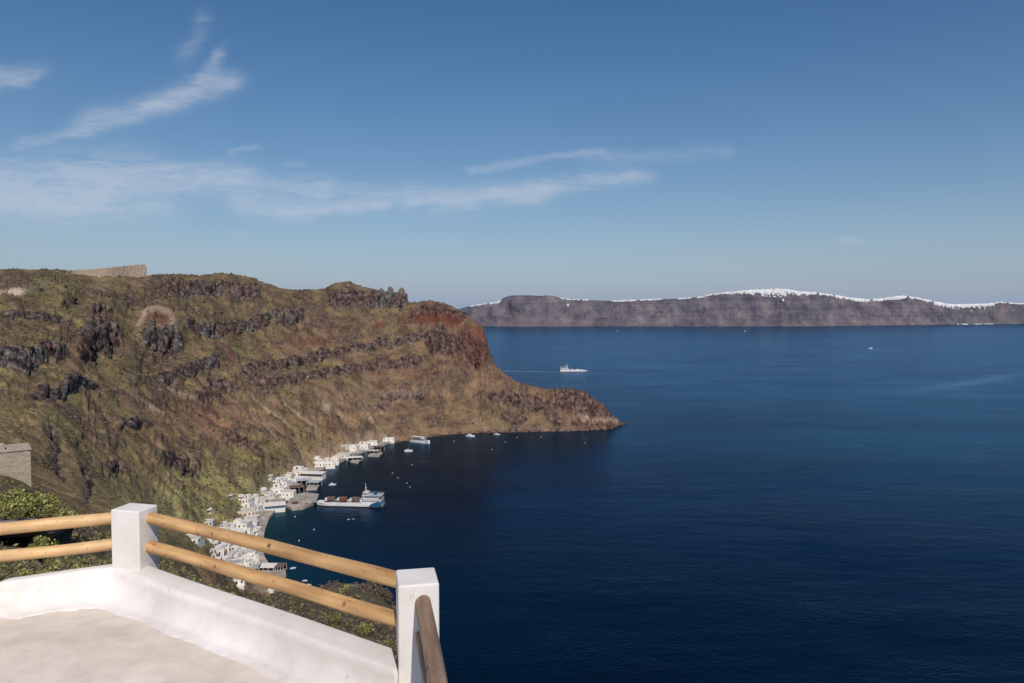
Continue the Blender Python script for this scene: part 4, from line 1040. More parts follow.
def rock_ledge():
    rg = random.Random(8); rings = []; n_ = 40
    for i in range(n_+1):
        t = i/n_; x = -60+134*t; taper = min(1, (1-t)/.15)
        jf = float(fbm(np.array([t*7.]), np.array([.3]), 3, 2)[0]); jz = float(fbm(np.array([t*9.]), np.array([4.3]), 3, 6)[0])
        a_ = at_y(x, 526.5+jz*4, 22.9-jf*.5+(1-taper)*.8); b_ = at_y(x, 522+jz*3, 25.2); th = .16+.14*abs(jz)
        rings.append([a_.lerp(b_,.6).lerp(q_, max(taper,.02)) for q_ in [a_+Vector((0,0,-.03)), a_+Vector((0,.15,.10)), a_.lerp(b_,.5)+Vector((0,0,.05)), b_+Vector((0,.8,-.1)), b_+Vector((0,.8,-1.2)), b_+Vector((0,-.5,-.6)), a_.lerp(b_,.4)+Vector((0,0,-th-.15)), a_+Vector((0,.1,-th))]])
    mb = MB(); mb.loft(rings); o = mb.build('rock_ledge', M['pin']); setp(o, 'overhanging rock ledge over a black hollow below the green bushes', 'rock')
rock_ledge()
def ground_near(x, y): return ground_at(x, y, 9, 200)
gs = lambda x, Y: (lambda X: Vector((X, Y, height(X, Y))))((x-512)/F*Y)
big = [ (20,31,1.65,'large leafy green bush below the stone hut', M['leaf'], 5200),
        (50,30,1.15,'rounded green bush right of the large bush', M['leaf'], 3000),
        (-12,28,1.5,'green bush cut by the left picture edge', M['leaf'], 3800),
        (74,28,.75,'brown dry bush on the dark rock beside the green bushes', M['leaf_dry'], 2200),
        (40,25.2,.55,'dark olive bush overhanging the black hollow', M['leaf_olive'], 2200),
        (8,25.0,.55,'olive bush overhanging the hollow at the left edge', M['leaf_olive'], 2200)]
for i, (x, Y, r_, lb, mt, nl_) in enumerate(big):
    g_ = gs(x, Y); g_.z = max(g_.z, at_y(x, 522, 25).z if Y < 26.2 else -99); shrub('bush', lb, 'bush', g_+Vector((0,0,.05)), (r_,r_*.9,r_*.85), nl_, .12 if mt is M['leaf'] else .07, mt, 20+i, clumps=26, crs=.62)
sm = [(33,14.5,.34,'bright green succulent shrub between the two pale rails',M['leaf'],900,.05,.42),
      (20,11,.3,'leafy shrub just over the left parapet corner',M['leaf'],900,.045,.0),
      (45,11.5,.32,'leafy green shrub over the left parapet, second from the corner',M['leaf'],900,.045,.0),
      (68,11.5,.34,'leafy green shrub over the left parapet, third from the corner',M['leaf'],900,.045,.0),
      (90,12,.34,'leafy green shrub over the left parapet touching the left post',M['leaf'],1000,.045,.0),
      (110,14,.36,'dull olive shrub behind the left post',M['leaf_olive'],900,.05,.0),
      (172,12,.26,'grey green shrub just right of the left post',M['leaf_olive'],800,.04,.0),
      (190,11,.28,'fresh green shrub under the lower orange rail near the left post',M['leaf'],900,.04,.0),
      (210,12,.3,'fresh green shrub under the lower orange rail, next to the right',M['leaf'],900,.04,.0),
      (232,13,.3,'dark dry shrub beneath the middle of the orange rails',M['leaf_dry'],900,.04,.0),
      (255,14,.35,'olive shrub beneath the middle of the orange rails',M['leaf_olive'],900,.05,.0),
      (285,18,.45,'olive shrub on the slope below the small jetty',M['leaf_olive'],1100,.06,.0),
      (312,22,.5,'dry brown shrub left of the rocky knoll',M['leaf_dry'],1100,.06,.0),
      (330,26,.6,'olive shrub at the left foot of the rocky knoll',M['leaf_olive'],1300,.07,.0),
      (343,37,.75,'rounded bright green shrub on top of the rocky knoll',M['leaf'],2000,.08,.0),
      (350,37,.62,'pale grey shrub on top of the rocky knoll',M['leaf_grey'],1600,.07,.0),
      (366,37,.8,'dry brown shrub on the right shoulder of the rocky knoll',M['leaf_dry'],1700,.08,.0),
      (382,35,.7,'dry shrub sloping down the right side of the knoll',M['leaf_dry'],1500,.08,.0),
      (362,26,.5,'yellow green shrub low on the knoll above the parapet',M['leaf'],1000,.06,.0),
      (388,24,.5,'olive shrub low on the knoll beside the right post',M['leaf_olive'],1000,.06,.0),
      (338,18,.35,'dry shrub just beyond the parapet below the knoll',M['leaf_dry'],900,.05,.0),
      (372,19,.4,'dark olive shrub just beyond the parapet near the right post',M['leaf_olive'],900,.05,.0)]
for i, (x, Y, r_, lb, mt, nl_, ls, up) in enumerate(sm):
    g_ = gs(x, Y); shrub('shrub', lb, 'shrub', g_+Vector((0,0,up-.05)), (r_,r_*.9,r_*.8), nl_, ls, mt, 60+i, clumps=12)
# small tufts of grass and dry herbs on the near slope
ntf = 4200; q_all = []
rg = np.random.default_rng(5)
tx = rg.uniform(-60, 400, ntf); tY = np.exp(rg.uniform(math.log(9), math.log(80), ntf))
q_dry = []
for x, Y in zip(tx, tY):
    dry = rg.random() < (.65 if x > 235 else .25)
    if x > 235 and rg.random() < .45: continue
    g_ = np.array(gs(x, Y)); s_ = rg.uniform(.10,.30)*(Y/25)**.4; nl_ = 20
    c_ = g_ + rg.normal(0,.42,(nl_,3))*s_*np.array([1,1,.5]) + np.array([0,0,s_*.35])
    a_ = rg.normal(0,1,(nl_,3)); a_ /= np.linalg.norm(a_,axis=1)[:,None]; b_ = np.cross(a_, rg.normal(0,1,(nl_,3))); b_ /= np.linalg.norm(b_,axis=1)[:,None]
    e_ = s_*rg.uniform(.16,.36,(nl_,1))
    (q_dry if dry else q_all).append(np.stack([c_-b_*e_*.4, c_+a_*e_, c_+b_*e_*.4, c_-a_*e_], 1).reshape(-1,3))
q_all = np.concatenate(q_all)
tf = np_mesh('near_slope_herbs', np.array(q_all), np.arange(len(q_all)).reshape(-1,4), M['leaf_olive'], smooth=False)
q_dry = np.concatenate(q_dry); td = np_mesh('dry_scrub', q_dry, np.arange(len(q_dry)).reshape(-1,4), M['leaf_dry'], smooth=False)
setp(td, 'brown dry twiggy scrub scattered on the rocky slope just beyond the parapet', 'dry scrub', kind='stuff')
setp(tf, 'tufts of olive and dry herbs covering the slope just beyond the parapet', 'herbs', kind='stuff')

# ------------------------------------------------------------------ harbour
def building(p, w, d, h, rz, style, label, group=None, wall='white', nwin=3, name='harbour_house', door=True, roofc='offwhite', wc='glass_dark'):
    o = empty(name, p, rz); setp(o, label, {'canopy':'canopy','chapel':'chapel'}.get(style, 'house'), group)
    W = M[wall]
    if style in ('flat','step','vault','chapel'):
        MB().box(-w/2,w/2,-d/2,d/2,-4,h).build('wall', W, o)
        if style in ('flat','step'):
            mb = MB(); e = .35; z0, z1 = h+.002, h+.55
            mb.box(-w/2,w/2,-d/2,-d/2+e,z0,z1); mb.box(-w/2,w/2,d/2-e,d/2,z0,z1)
            mb.box(-w/2,-w/2+e,-d/2+e+.002,d/2-e-.002,z0,z1); mb.box(w/2-e,w/2,-d/2+e+.002,d/2-e-.002,z0,z1)
            mb.build('roof_parapet', W, o)
            MB().box(-w/2+e+.004,w/2-e-.004,-d/2+e+.004,d/2-e-.004,h+.003,h+.12).build('roof', M[roofc], o)
        if style == 'step':
            MB().box(-w*.30,w*.22,-d*.05,d/2-.4,h+.122,h+2.4).build('upper_storey', W, o)
            MB().box(-w*.12,w*.02,-d*.05-.05,-d*.05-.004,h+.7,h+2.3).build('window', M[wc], o)
        if style in ('vault','chapel'):
            r_ = w/2; rings = []
            for yy in (-d/2, d/2):
                rings.append([(math.cos(math.pi*k/12)*r_, yy, h+.002+math.sin(math.pi*k/12)*r_*.62) for k in range(13)])
            mb = MB(); mb.loft(rings, closed=True); mb.build('vaulted_roof', W, o)
        if style == 'chapel':
            mb = MB(); mb.box(-.9,.9,-d/2-.3,-d/2+.5,h+r_*.55,h+r_*.62+2.4); mb.build('belfry', W, o)
        if w > 4.5: MB().box(-w*.58,w*.55,-d/2-4.2,-d/2-.07,-4,.45).build('forecourt', M['white'] if wall != 'cream' else M['offwhite'], o)
        for i in range(nwin):
            x = -w/2 + w*(i+.5)/nwin
            if door and i == nwin//2:
                MB().box(x-.55,x+.55,-d/2-.06,-d/2-.004,.1,2.2).build('door', M['blue'] if wc == 'blue' else M['shade'], o)
            else:
                MB().box(x-.5,x+.5,-d/2-.06,-d/2-.004,1.1,2.35).build('window', M[wc], o)
                if h > 5: MB().box(x-.45,x+.45,-d/2-.06,-d/2-.004,3.7,4.9).build('window', M[wc], o)
        for yy in (-d*.22, d*.22):
            MB().box(w/2+.004,w/2+.06,yy-.45,yy+.45,1.1,2.3).build('window', M[wc], o)
    elif style == 'band':          # restaurant with a long open front
        MB().box(-w/2,w/2,-d/2,d/2,-4,h).build('wall', W, o)
        MB().box(-w/2+.5,w/2-.5,-d/2-.08,-d/2-.004,h*.35,h*.78).build('window_band', M[wc], o)
        n_ = max(3, int(w/2.5))
        for i in range(1, n_): x = -w/2+.5+(w-1)*i/n_; MB().box(x-.12,x+.12,-d/2-.16,-d/2-.084,h*.35,h*.78).build('mullion', W, o)
        MB().box(-w/2-.5,w/2+.5,-d/2-1.4,d/2+.3,h+.003,h+.35).build('roof', M[roofc], o)
    elif style == 'canopy':
        n_ = max(3, int(w/4))
        for i in range(n_+1):
            x = -w/2+.15+(w-.3)*i/n_
            for yy in (-d/2+.15, d/2-.15): MB().box(x-.13,x+.13,yy-.13,yy+.13,-1.5,h).build('post', M['offwhite'], o)
        MB().box(-w/2,w/2,-d/2,d/2,h+.003,h+.28).build('roof', M[roofc], o)
        MB().box(-w/2+.6,w/2-.6,d/2-.9,d/2-.4,-1,h-.02).build('shade_panel', M['shade'], o)  # dark panel painted as the shade beneath the canopy
    return o

# quay along the waterfront
qi = [k for k, (x, y) in enumerate(C) if x <= 395]
qp = [Vector((front[k][0], front[k][1], 0)) for k in qi]
mb = MB(); rings = []
for i, p in enumerate(qp):
    a_ = qp[max(0,i-1)]; b_ = qp[min(len(qp)-1,i+1)]; d = (b_-a_).normalized(); nn_ = Vector((-d.y, d.x, 0))   # travelling toward the viewer: land lies on the right-hand side
    land = nn_ if float(signed_dist([p.x+nn_.x*6],[p.y+nn_.y*6])[0]) > 0 else -nn_
    o_ = p - land*1.0; i_ = p + land*8.5
    rings.append([(o_.x,o_.y,-3),(o_.x,o_.y,2.05),(i_.x,i_.y,2.25),(i_.x,i_.y,-3)])
mb.loft(rings); qo = mb.build('quay', M['concrete']); setp(qo, kind='structure')
def slab(pts, z0, z1, name='quay', mat='concrete'):
    mb = MB(); mb.prism([tuple(on_z(x, y, z1))[:2] for x, y in pts], z0, z1); o = mb.build(name, M[mat]); setp(o, kind='structure'); return o
slab([(286,505),(292,495),(306,492),(319,494),(316,501),(303,507),(292,508)], -3, 2.2, 'pier')
slab([(255,575),(262,566),(285,566),(286,574),(262,579)], -3, 1.9, 'jetty')
slab([(306,489),(310,481.5),(321,482),(317,488)], -3, 1.8, 'jetty')
slab([(350,461),(356,456),(364,457),(358,462)], -3, 1.8, 'jetty')
slab([(262,543),(268,539),(273,539.5),(270,545)], -3, 1.6, 'jetty', 'offwhite')
slab([(368,455),(375,451.5),(383,452),(379,455.5)], -3, 1.8, 'jetty')

B = [ # x, y of the base's middle, width px, height px, depth m, style, wall, label, options
 (389,441.2,10,3,7,'flat','white','low white house at the far end of the harbour',{}),
 (370,444.5,13,3.5,8,'flat','white','white flat roofed house second from the far end of the harbour',{}),
 (379,450.5,10,2.6,7,'canopy','brown','brown reed roofed shelter on the quay near the far end',{'roofc':'brown'}),
 (373,454.5,12,2.4,6,'canopy','white','white roofed waterside canopy near the far end',{'roofc':'offwhite'}),
 (352,449.5,12,4.5,8,'flat','white','white two part house above the far white canopy, left part',{}),
 (363,449,11,5,8,'step','white','white two part house above the far white canopy, taller right part',{}),
 (344,457.5,13,3.5,8,'flat','offwhite','long low pale house left of the twin canopies',{'roofc':'offwhite'}),
 (355,461.5,13,3,7,'canopy','white','white canopy over dark shade on its own small jetty',{'roofc':'white'}),
 (330,467,9,5,8,'step','white','white stepped house in the middle cluster nearest the water',{}),
 (321,466,9,6,8,'flat','white','tall white cube house in the middle cluster',{}),
 (335,462.5,8,4,7,'vault','white','small barrel vaulted white house in the middle cluster',{}),
 (317,461,5,4,5,'vault','white','tiny white vaulted store above the middle cluster',{}),
 (298,476,16,7.5,11,'step','white','large white two storey house behind the long restaurant',{'nwin':5}),
 (288,478,8,5,8,'flat','white','white house at the left end of the large two storey house',{}),
 (313,479,22,5.5,8,'band','white','long white restaurant with a dark window band over the water',{'roofc':'white'}),
 (304,484.5,14,2.6,8,'canopy','white','pale blue flat awning terrace in front of the long restaurant',{'roofc':'awning'}),
 (314,486.5,12,2.2,7,'canopy','white','grey flat awning standing out over the water',{'roofc':'awning'}),
 (297,492.5,13,4.5,8,'canopy','brown','brown roofed tavern shelter in deep shade beside the pier',{'roofc':'brown'}),
 (283,485.5,13,5,9,'flat','white','white flat roofed house behind the brown tavern shelter',{}),
 (275,482.5,8,4,7,'flat','white','small white house at the upper left of the harbour bend',{}),
 (270,477.5,5,3,5,'flat','offwhite','pale shed highest above the harbour bend',{}),
 (289,498,11,5,8,'flat','white','white house at the root of the pier',{'wc':'blue'}),
 (277,492.5,12,5.5,9,'step','white','white house with an upper room behind the pier houses',{}),
 (268,497,10,4,8,'flat','white','white cube house left of the pier houses',{}),
 (262,492,6,3.5,6,'vault','white','small vaulted white store behind the cube houses',{}),
 (275,510,18,6,9,'band','white','white harbour cafe with a teal front beside the moored wooden boat',{'roofc':'white','wc':'blue'}),
 (259,503.5,14,4.5,8,'flat','offwhite','long pale house above the teal fronted cafe',{}),
 (247,502,9,4.5,8,'step','white','white stepped house with a dark door above the path',{}),
 (241,498,5,3,5,'flat','white','little white hut standing off on the grass slope',{}),
 (243,514.5,22,6,9,'flat','cream','long cream coloured two part building behind the waterfront',{'nwin':6,'roofc':'offwhite'}),
 (256,509,9,4,7,'flat','white','white house joined to the right end of the cream building',{}),
 (231,497.5,4,2.2,4,'flat','offwhite','tiny pale shed alone on the slope above the cream building',{}),
 (209.5,513.5,3.5,2.6,3,'vault','white','tiny white shrine alone high on the grass',{}),
 (240,525.5,18,5,9,'flat','white','white house with a long roof terrace below the cream building',{'nwin':4}),
 (253,527.5,9,6,8,'step','white','white stepped house with a dark arch by the waterfront path',{}),
 (256,519.5,6,3.5,6,'flat','offwhite','small pale store by the dark tree at the waterfront',{}),
 (208,524,10,4,7,'flat','offwhite','low pale house set apart above the upper orange rail',{}),
 (217,532.5,18,4.5,8,'flat','white','long white house just above the upper orange rail, left one',{'nwin':4}),
 (233,538,14,6,9,'flat','white','tall white house with small windows above the upper orange rail',{'nwin':4}),
 (247,539,13,7,9,'step','white','biggest white stepped house near the beach above the upper orange rail',{'nwin':4}),
 (257,533,6,5,7,'flat','white','narrow white house at the edge of the beach',{}),
 (192,541,17,3.8,8,'flat','white','white house with a wide flat roof between the two orange rails',{}),
 (202,545,4,3.2,3,'vault','white','tiny domed white oven house beside the wide flat roof',{}),
 (215,545,8,3,6,'flat','offwhite','low pale house between the two orange rails',{}),
 (224,547,6,3.5,6,'vault','white','small vaulted white house between the two orange rails',{}),
 (234,555.5,15,6.5,9,'step','white','white stepped house in the lower cluster, leftmost',{'nwin':4}),
 (249,556,13,6,9,'flat','white','white house with teal shutters in the lower cluster facing the water',{'wc':'teal','nwin':4}),
 (232,565.5,17,4.5,8,'flat','white','long low white house with a grey roof touching the lower orange rail',{'roofc':'roofgrey'}),
 (246,566,11,5,8,'flat','white','white cube house above the dark canopy of the lower cluster',{}),
 (254,571.5,12,3,7,'canopy','white','dark canopy with grey roof beside the white canopy at the jetty',{'roofc':'roofgrey'}),
 (268,571.5,15,3.4,7,'canopy','white','white canopy on the nearest jetty, dark shade below',{'roofc':'white'}),
 (281,572.5,8,2.4,6,'canopy','brown','brown reed canopy at the outer end of the nearest jetty',{'roofc':'brown'}),
 (238,582,14,5,8,'flat','white','white house glimpsed between lower rail and parapet, left',{}),
 (252,584,12,4.5,8,'flat','white','white house glimpsed between lower rail and parapet, right',{}),
 (278,589,10,3.5,7,'flat','offwhite','pale house lowest of all, just above the parapet scrub',{}),
]
rgb = random.Random(12)
for (x, y, w, h, d, st, wall, lb, op) in B:
    p = ground_at(x, y, 330)
    if p.z < 1.9: p.z = 2.0
    elif p.z > 4: p.z -= .7
    sc_ = p.y/F
    building(p, w*sc_*1.08, d*1.15, max(2.4, h*sc_*.78), R(rgb.uniform(-14, 22)), st, lb, wall=wall, **op)
# garden and boundary walls threaded through the village: one winding whitewashed path
def path_strip(pts, w, mat, name):
    mb = MB(); rings = []
    ps = []
    for (xa, ya), (xb, yb) in zip(pts[:-1], pts[1:]):
        for k in range(4): ps.append((xa+(xb-xa)*k/4, ya+(yb-ya)*k/4))
    ps.append(pts[-1]); wp = [ground_at(x, y, 330) for x, y in ps]
    for i, p in enumerate(wp):
        d = (wp[min(i+1,len(wp)-1)]-wp[max(i-1,0)]); d.z = 0; d.normalize(); nn_ = Vector((-d.y,d.x,0))*w/2
        rings.append([(p.x+nn_.x,p.y+nn_.y,p.z-1.5),(p.x+nn_.x,p.y+nn_.y,p.z+.5),(p.x-nn_.x,p.y-nn_.y,p.z+.5),(p.x-nn_.x,p.y-nn_.y,p.z-1.5)])
    mb.loft(rings); o = mb.build(name, M[mat]); setp(o, kind='structure'); return o
path_strip([(226,551),(238,530),(236,519),(250,506),(264,499),(272,488)], 2.2, 'offwhite', 'path')
path_strip([(288,480),(306,472),(318,468),(338,460),(352,452),(380,446)], 1.8, 'offwhite', 'path')
# walls and small annexes crowding the village: each a little whitewashed cube
an = []
for cx, cy, n_, sx_, sy_ in ((238,530,26,14,6),(242,560,30,14,9),(222,556,10,12,7),(262,535,5,5,10),(260,503,20,15,7),(288,484,16,14,4),(325,464,12,11,3),(358,450,10,14,3),(222,541,10,13,5)):
    for k in range(n_): an.append((cx+rgb.uniform(-1,1)*sx_, cy+rgb.uniform(-1,1)*sy_))
prev = None
for k, (x, y) in enumerate(an):
    p = ground_at(x, y, 330)
    if float(signed_dist([p.x],[p.y])[0]) < 4: continue
    s_ = p.y/F; w = rgb.uniform(4,9)*s_; d = rgb.uniform(4,7); h = rgb.uniform(1.4,3.2)
    o = empty('annexe', p, R(rgb.uniform(-20,25))); setp(o, 'small plain whitewashed annexe squeezed between the larger harbour houses', 'annexe', 'small annexes between the harbour houses')
    MB().box(-w/2,w/2,-d/2,d/2,-3,h).build('wall', M['white'] if rgb.random() < .75 else M['offwhite'], o)
    MB().box(-.4,.4,-d/2-.06,-d/2-.004,0.1,1.9).build('door', M['shade'], o)
# dark trees of the waterfront
for i, (x, y, r_, lb) in enumerate(((256,524,2.6,'dark green tree by the waterfront path'), (262,497,2.0,'dark tree behind the pier houses'), (316,466,2.2,'dark olive tree left of the middle cluster'), (263,474,2.6,'dark bush above the harbour bend'))):
    p = ground_at(x, y, 330); shrub('tree', lb, 'tree', p, (r_,r_,r_*1.2), 900, .55, M['leaf_olive'], 200+i)

# ------------------------------------------------------------------ vessels
def hull_rings(Ln, B_, bowf, z0, zd, sheer=0.0, n_=16, stern=.85):
    rings = []
    for i in range(n_+1):
        t = i/n_; x = -Ln/2+Ln*t
        # bow at -x when bowf < 0
        s = (1-t) if bowf > 0 else t            # distance from the bow, 0..1
        bw = B_/2*min(1, (s/.28)**.6 if s > 0 else 0)*(1 if s < .8 else 1-(1-stern)*(s-.8)/.2)
        bw = max(bw, .12); zz = zd + sheer*max(0, (1-s/.35))**2
        rings.append([(x,-bw,zz),(x,-bw*.93,z0*.2+zz*.1),(x,-bw*.7,z0),(x,bw*.7,z0),(x,bw*.93,z0*.2+zz*.1),(x,bw,zz)])
    return rings
def ferry(p, rz, label, cargo, Ln=57., far_=False):
    """landing ferry: bow ramp at -x, open vehicle deck, accommodation block over the stern at +x"""
    o = empty('car_ferry', p, rz); setp(o, label, 'ferry'); k = Ln/57.
    q = lambda *a: [v*k for v in a]
    B_ = 11*k
    mb = MB(); rings = []
    for i in range(21):
        t = i/20; x = (-28.5+57*t)*k
        bw = B_/2*min(1, .55+.45*min(1, t/.16)**.7)*(1 if t < .93 else 1-.12*(t-.93)/.07)
        zd = (2.3 + 1.0*max(0, 1-t/.12)**1.0 + 1.2*sstep(.62,.7,t))*k
        rings.append([(x,-bw,zd),(x,-bw*.98,.55*k),(x,-bw*.75,-1.5*k),(x,bw*.75,-1.5*k),(x,bw*.98,.55*k),(x,bw,zd)])
    mb.loft(rings); mb.build('hull', M['shipwhite'], o)
    mb = MB(); rings = [[(r[1][0],r[1][1]*1.012,.62*k),(r[1][0],r[1][1]*1.012,-.3*k),(r[4][0],r[4][1]*1.012,-.3*k),(r[4][0],r[4][1]*1.012,.62*k)] for r in rings]
    mb.loft(rings); mb.build('waterline_band', M['antifoul'], o)
    MB().box(-26*k,9*k,-4.9*k,4.9*k,2.35*k,2.42*k).build('vehicle_deck', M['deck'], o)
    mb = MB(); 
    for s_ in (-1,1): mb.box(-24*k,9*k,s_*5.3*k-.12*k,s_*5.3*k+.12*k,2.3*k,3.5*k)
    mb.build('bulwark', M['shipwhite'], o)
    mb = MB(); mb.add([(x*k,y*k,z*k) for x,y,z in [(-28.4,-3,2.2),(-28.4,3,2.2),(-35,2.6,2.35),(-35,-2.6,2.35),(-28.4,-3,2.7),(-28.4,3,2.7),(-35,2.6,2.55),(-35,-2.6,2.55)]],[(0,1,2,3),(4,7,6,5),(0,3,7,4),(1,5,6,2),(3,2,6,7),(0,4,5,1)])
    mb.build('bow_ramp', M['metal'], o)
    mb = MB(); mb.prism([(10*k,-5.2*k),(27.5*k,-5.2*k),(28*k,0),(27.5*k,5.2*k),(10*k,5.2*k)], 3.5*k, 6.6*k); mb.build('lower_deckhouse', M['shipwhite'], o)
    mb = MB(); mb.box(9*k,28*k,-5.5*k,5.5*k,6.603*k,6.85*k); mb.build('upper_deck', M['silver'], o)
    mb = MB(); mb.box(12*k,25.5*k,-4.2*k,4.2*k,6.853*k,9.4*k); mb.build('upper_deckhouse', M['shipwhite'], o)
    mb = MB(); mb.box(11*k,28*k,-5*k,5*k,9.403*k,9.65*k); mb.build('sun_deck', M['silver'], o)
    mb = MB(); mb.box(11.5*k,15.5*k,-4*k,4*k,9.653*k,12.2*k); br = mb.build('wheelhouse', M['shipwhite'], o)
    mb = MB(); mb.box(11.38*k,11.49*k,-3.7*k,3.7*k,10.6*k,11.7*k); mb.box(11.8*k,15.2*k,-4.12*k,-4.01*k,10.6*k,11.7*k); mb.box(11.8*k,15.2*k,4.01*k,4.12*k,10.6*k,11.7*k); mb.build('window', M['glass_dark'], br)
    for z0_, z1_, y_, x0_, x1_, n_ in ((4.6,5.7,5.2,11,26.5,8),(7.6,8.7,4.2,13,25,7)):
        for s_ in (-1,1):
            for i in range(n_):
                xx = x0_+(x1_-x0_)*(i+.5)/n_; a_, b_ = sorted((s_*(y_+.01), s_*(y_+.09)))
                MB().box((xx-.62)*k,(xx+.62)*k,a_*k,b_*k,z0_*k,z1_*k).build('window', M['glass_dark'], o)
    # blue painted stern quarter
    if not far_:
        for s_ in (-1,1):
            mb = MB(); yy = 5.56*s_
            mb.add([(x*k,(yy+(0 if z > .7 else -.02*s_))*k,z*k) for x,z in [(17,.65),(28.3,.65),(28.3,5.2),(24,4.6),(20.5,3.6),(18.2,2.2)]],[(0,1,2,3,4,5)])
            mb.build('blue_stern_panel', M['shipblue'], o)
        MB().box(28.35*k,28.5*k,-5*k,5*k,.65*k,5*k).build('blue_stern_panel', M['shipblue'], o)
    m_ = MB(); m_.tube(q(13.5,0,12.2), q(13.0,0,19.5), .28*k, .14*k, 8); m_.box(12.9*k,13.6*k,-2*k,2*k,15.2*k,15.4*k); m_.box(12.7*k,13.9*k,-1.2*k,1.2*k,13.4*k,13.6*k); m_.build('mast', M['shipwhite'], o)
    MB().prism([(20*k,-1.4*k),(23*k,-1.4*k),(23*k,1.4*k),(20*k,1.4*k)], 9.653*k, 12.6*k, [(20.6*k,-1.1*k),(23.2*k,-1.1*k),(23.2*k,1.1*k),(20.6*k,1.1*k)]).build('funnel', M['shipblue'], o)
    mb = MB()
    for s_ in (-1,1):
        for i in range(12): mb.box((11+i*1.5)*k-.05,(11+i*1.5)*k+.05,s_*4.9*k-.05,s_*4.9*k+.05,9.65*k,10.6*k)
        mb.box(11*k,28*k,s_*4.9*k-.05,s_*4.9*k+.05,10.602*k,10.7*k)
    mb.build('deck_railing', M['shipwhite'], o)
    mb = MB(); mb.prism([(25.6*k,-4.9*k),(27.6*k,-4.9*k),(27.6*k,-3.9*k),(25.6*k,-3.9*k)], 7.6*k, 8.6*k); mb.build('lifeboat', M['terra'], o)
    # vehicles on deck: things of their own
    c_, s_ = math.cos(rz), math.sin(rz)
    for (kind, lx, ly, mat, lb) in cargo:
        w = Vector((p[0]+(c_*lx-s_*ly)*k, p[1]+(s_*lx+c_*ly)*k, p[2]+2.43*k))
        vehicle(kind, w, rz, mat, lb)
    return o
def vehicle(kind, w, rz, mat, lb):
    if kind == 'truck':
        o = empty('truck', w, rz); setp(o, lb, 'truck')
        MB().box(-2.2,4,-1.2,1.2,1.0,3.7).build('cargo_box', M[mat], o, bevel=.05)
        mb = MB(); mb.prism([(-4.2,-1.15),(-2.35,-1.15),(-2.35,1.15),(-4.2,1.15)], .7, 2.9, [(-3.9,-1.1),(-2.35,-1.1),(-2.35,1.1),(-3.9,1.1)]); cb = mb.build('cab', M['shipwhite'], o, bevel=.05)
        MB().box(-4.2,-4.02,-.95,.95,1.75,2.5).build('windscreen', M['glass_dark'], cb)
        MB().box(-4,4,-.9,.9,.62,.96).build('chassis', M['rubber'], o)
        xs_ = (-3.2,2.2,3.3)
    else:
        o = empty('car', w, rz); setp(o, lb, 'car')
        MB().box(-2.2,2.2,-.88,.88,.35,.92).build('body', M[mat], o, bevel=.12)
        MB().prism([(-1.2,-.82),(1.7,-.82),(1.7,.82),(-1.2,.82)], .93, 1.5, [(-.6,-.7),(1.3,-.7),(1.3,.7),(-.6,.7)]).build('cabin', M['glass_dark'], o)
        MB().box(-.6,1.3,-.68,.68,1.502,1.55).build('roof', M[mat], o)
        xs_ = (-1.4,1.4)
    for x in xs_:
        for s_ in (-1,1):
            mb = MB(); mb.tube((x,s_*(.75 if kind=='car' else 1.0),.42),(x,s_*(.93 if kind=='car' else 1.22),.42),.36 if kind=='car' else .42,None,12); mb.build('wheel', M['rubber'], o)
    return o
# moored ferry, its length measured on the water between bow and stern
fa = on_z(318.5, 504.5, 0); fb_ = on_z(383.5, 506, 0); dv_ = fb_-fa; Lf = dv_.length
rzf = math.atan2(dv_.y, dv_.x)
cargo = [('truck',-19,2.6,'brown','brown box truck nearest the bow ramp of the moored ferry'),('car',-20,-2.6,'red','red car nearest the bow ramp of the moored ferry'),
 ('truck',-8.5,3.0,'terra','rust coloured truck in the middle of the moored ferry deck'),('car',-13,-2.8,'silver','silver car second from the ramp on the moored ferry deck'),
 ('car',-6,-2.8,'red','dark red car midway along the moored ferry deck'),('car',-.5,-2.6,'shipwhite','white car ahead of the deckhouse of the moored ferry'),
 ('truck',2.5,3.0,'brown','brown truck parked against the deckhouse of the moored ferry'),('car',5.2,-2.7,'silver','silver car parked closest to the deckhouse of the moored ferry'),
 ('car',-13.5,0,'terra','orange car in the centre lane of the moored ferry')]
ferry(tuple((fa+fb_)/2), rzf, 'white car ferry with blue stern moored at the harbour pier', cargo, Lf)
fp = on_z(573, 371.6, 0)
ferry(tuple(fp), math.pi+R(4), 'white car ferry under way in open water beyond the cape', [('truck',-10,2,'shipwhite','white truck on the deck of the distant ferry'),('truck',2,-2,'silver','grey truck on the deck of the distant ferry')], 27/F*fp.y, True)
# wake
wk = MB(); a_ = on_z(558, 371.8, 0); b_ = on_z(470, 370.4, 0); n_ = 60; d = (b_-a_); nn_ = Vector((-d.y,d.x,0)).normalized(); vs = []; rg = random.Random(3)
for i in range(n_+1):
    t = i/n_; c_ = a_+d*t; ww = 1.6+3.2*t*rg.uniform(.5,1.3); vs += [(c_.x+nn_.x*ww,c_.y+nn_.y*ww,.06),(c_.x-nn_.x*ww,c_.y-nn_.y*ww,.06)]
wk.add(vs, [(2*i,2*i+1,2*i+3,2*i+2) for i in range(n_)]); wo = wk.build('foam_wake', M['foam']); setp(wo, 'thin white wake trailing behind the distant ferry', 'wake', kind='stuff')

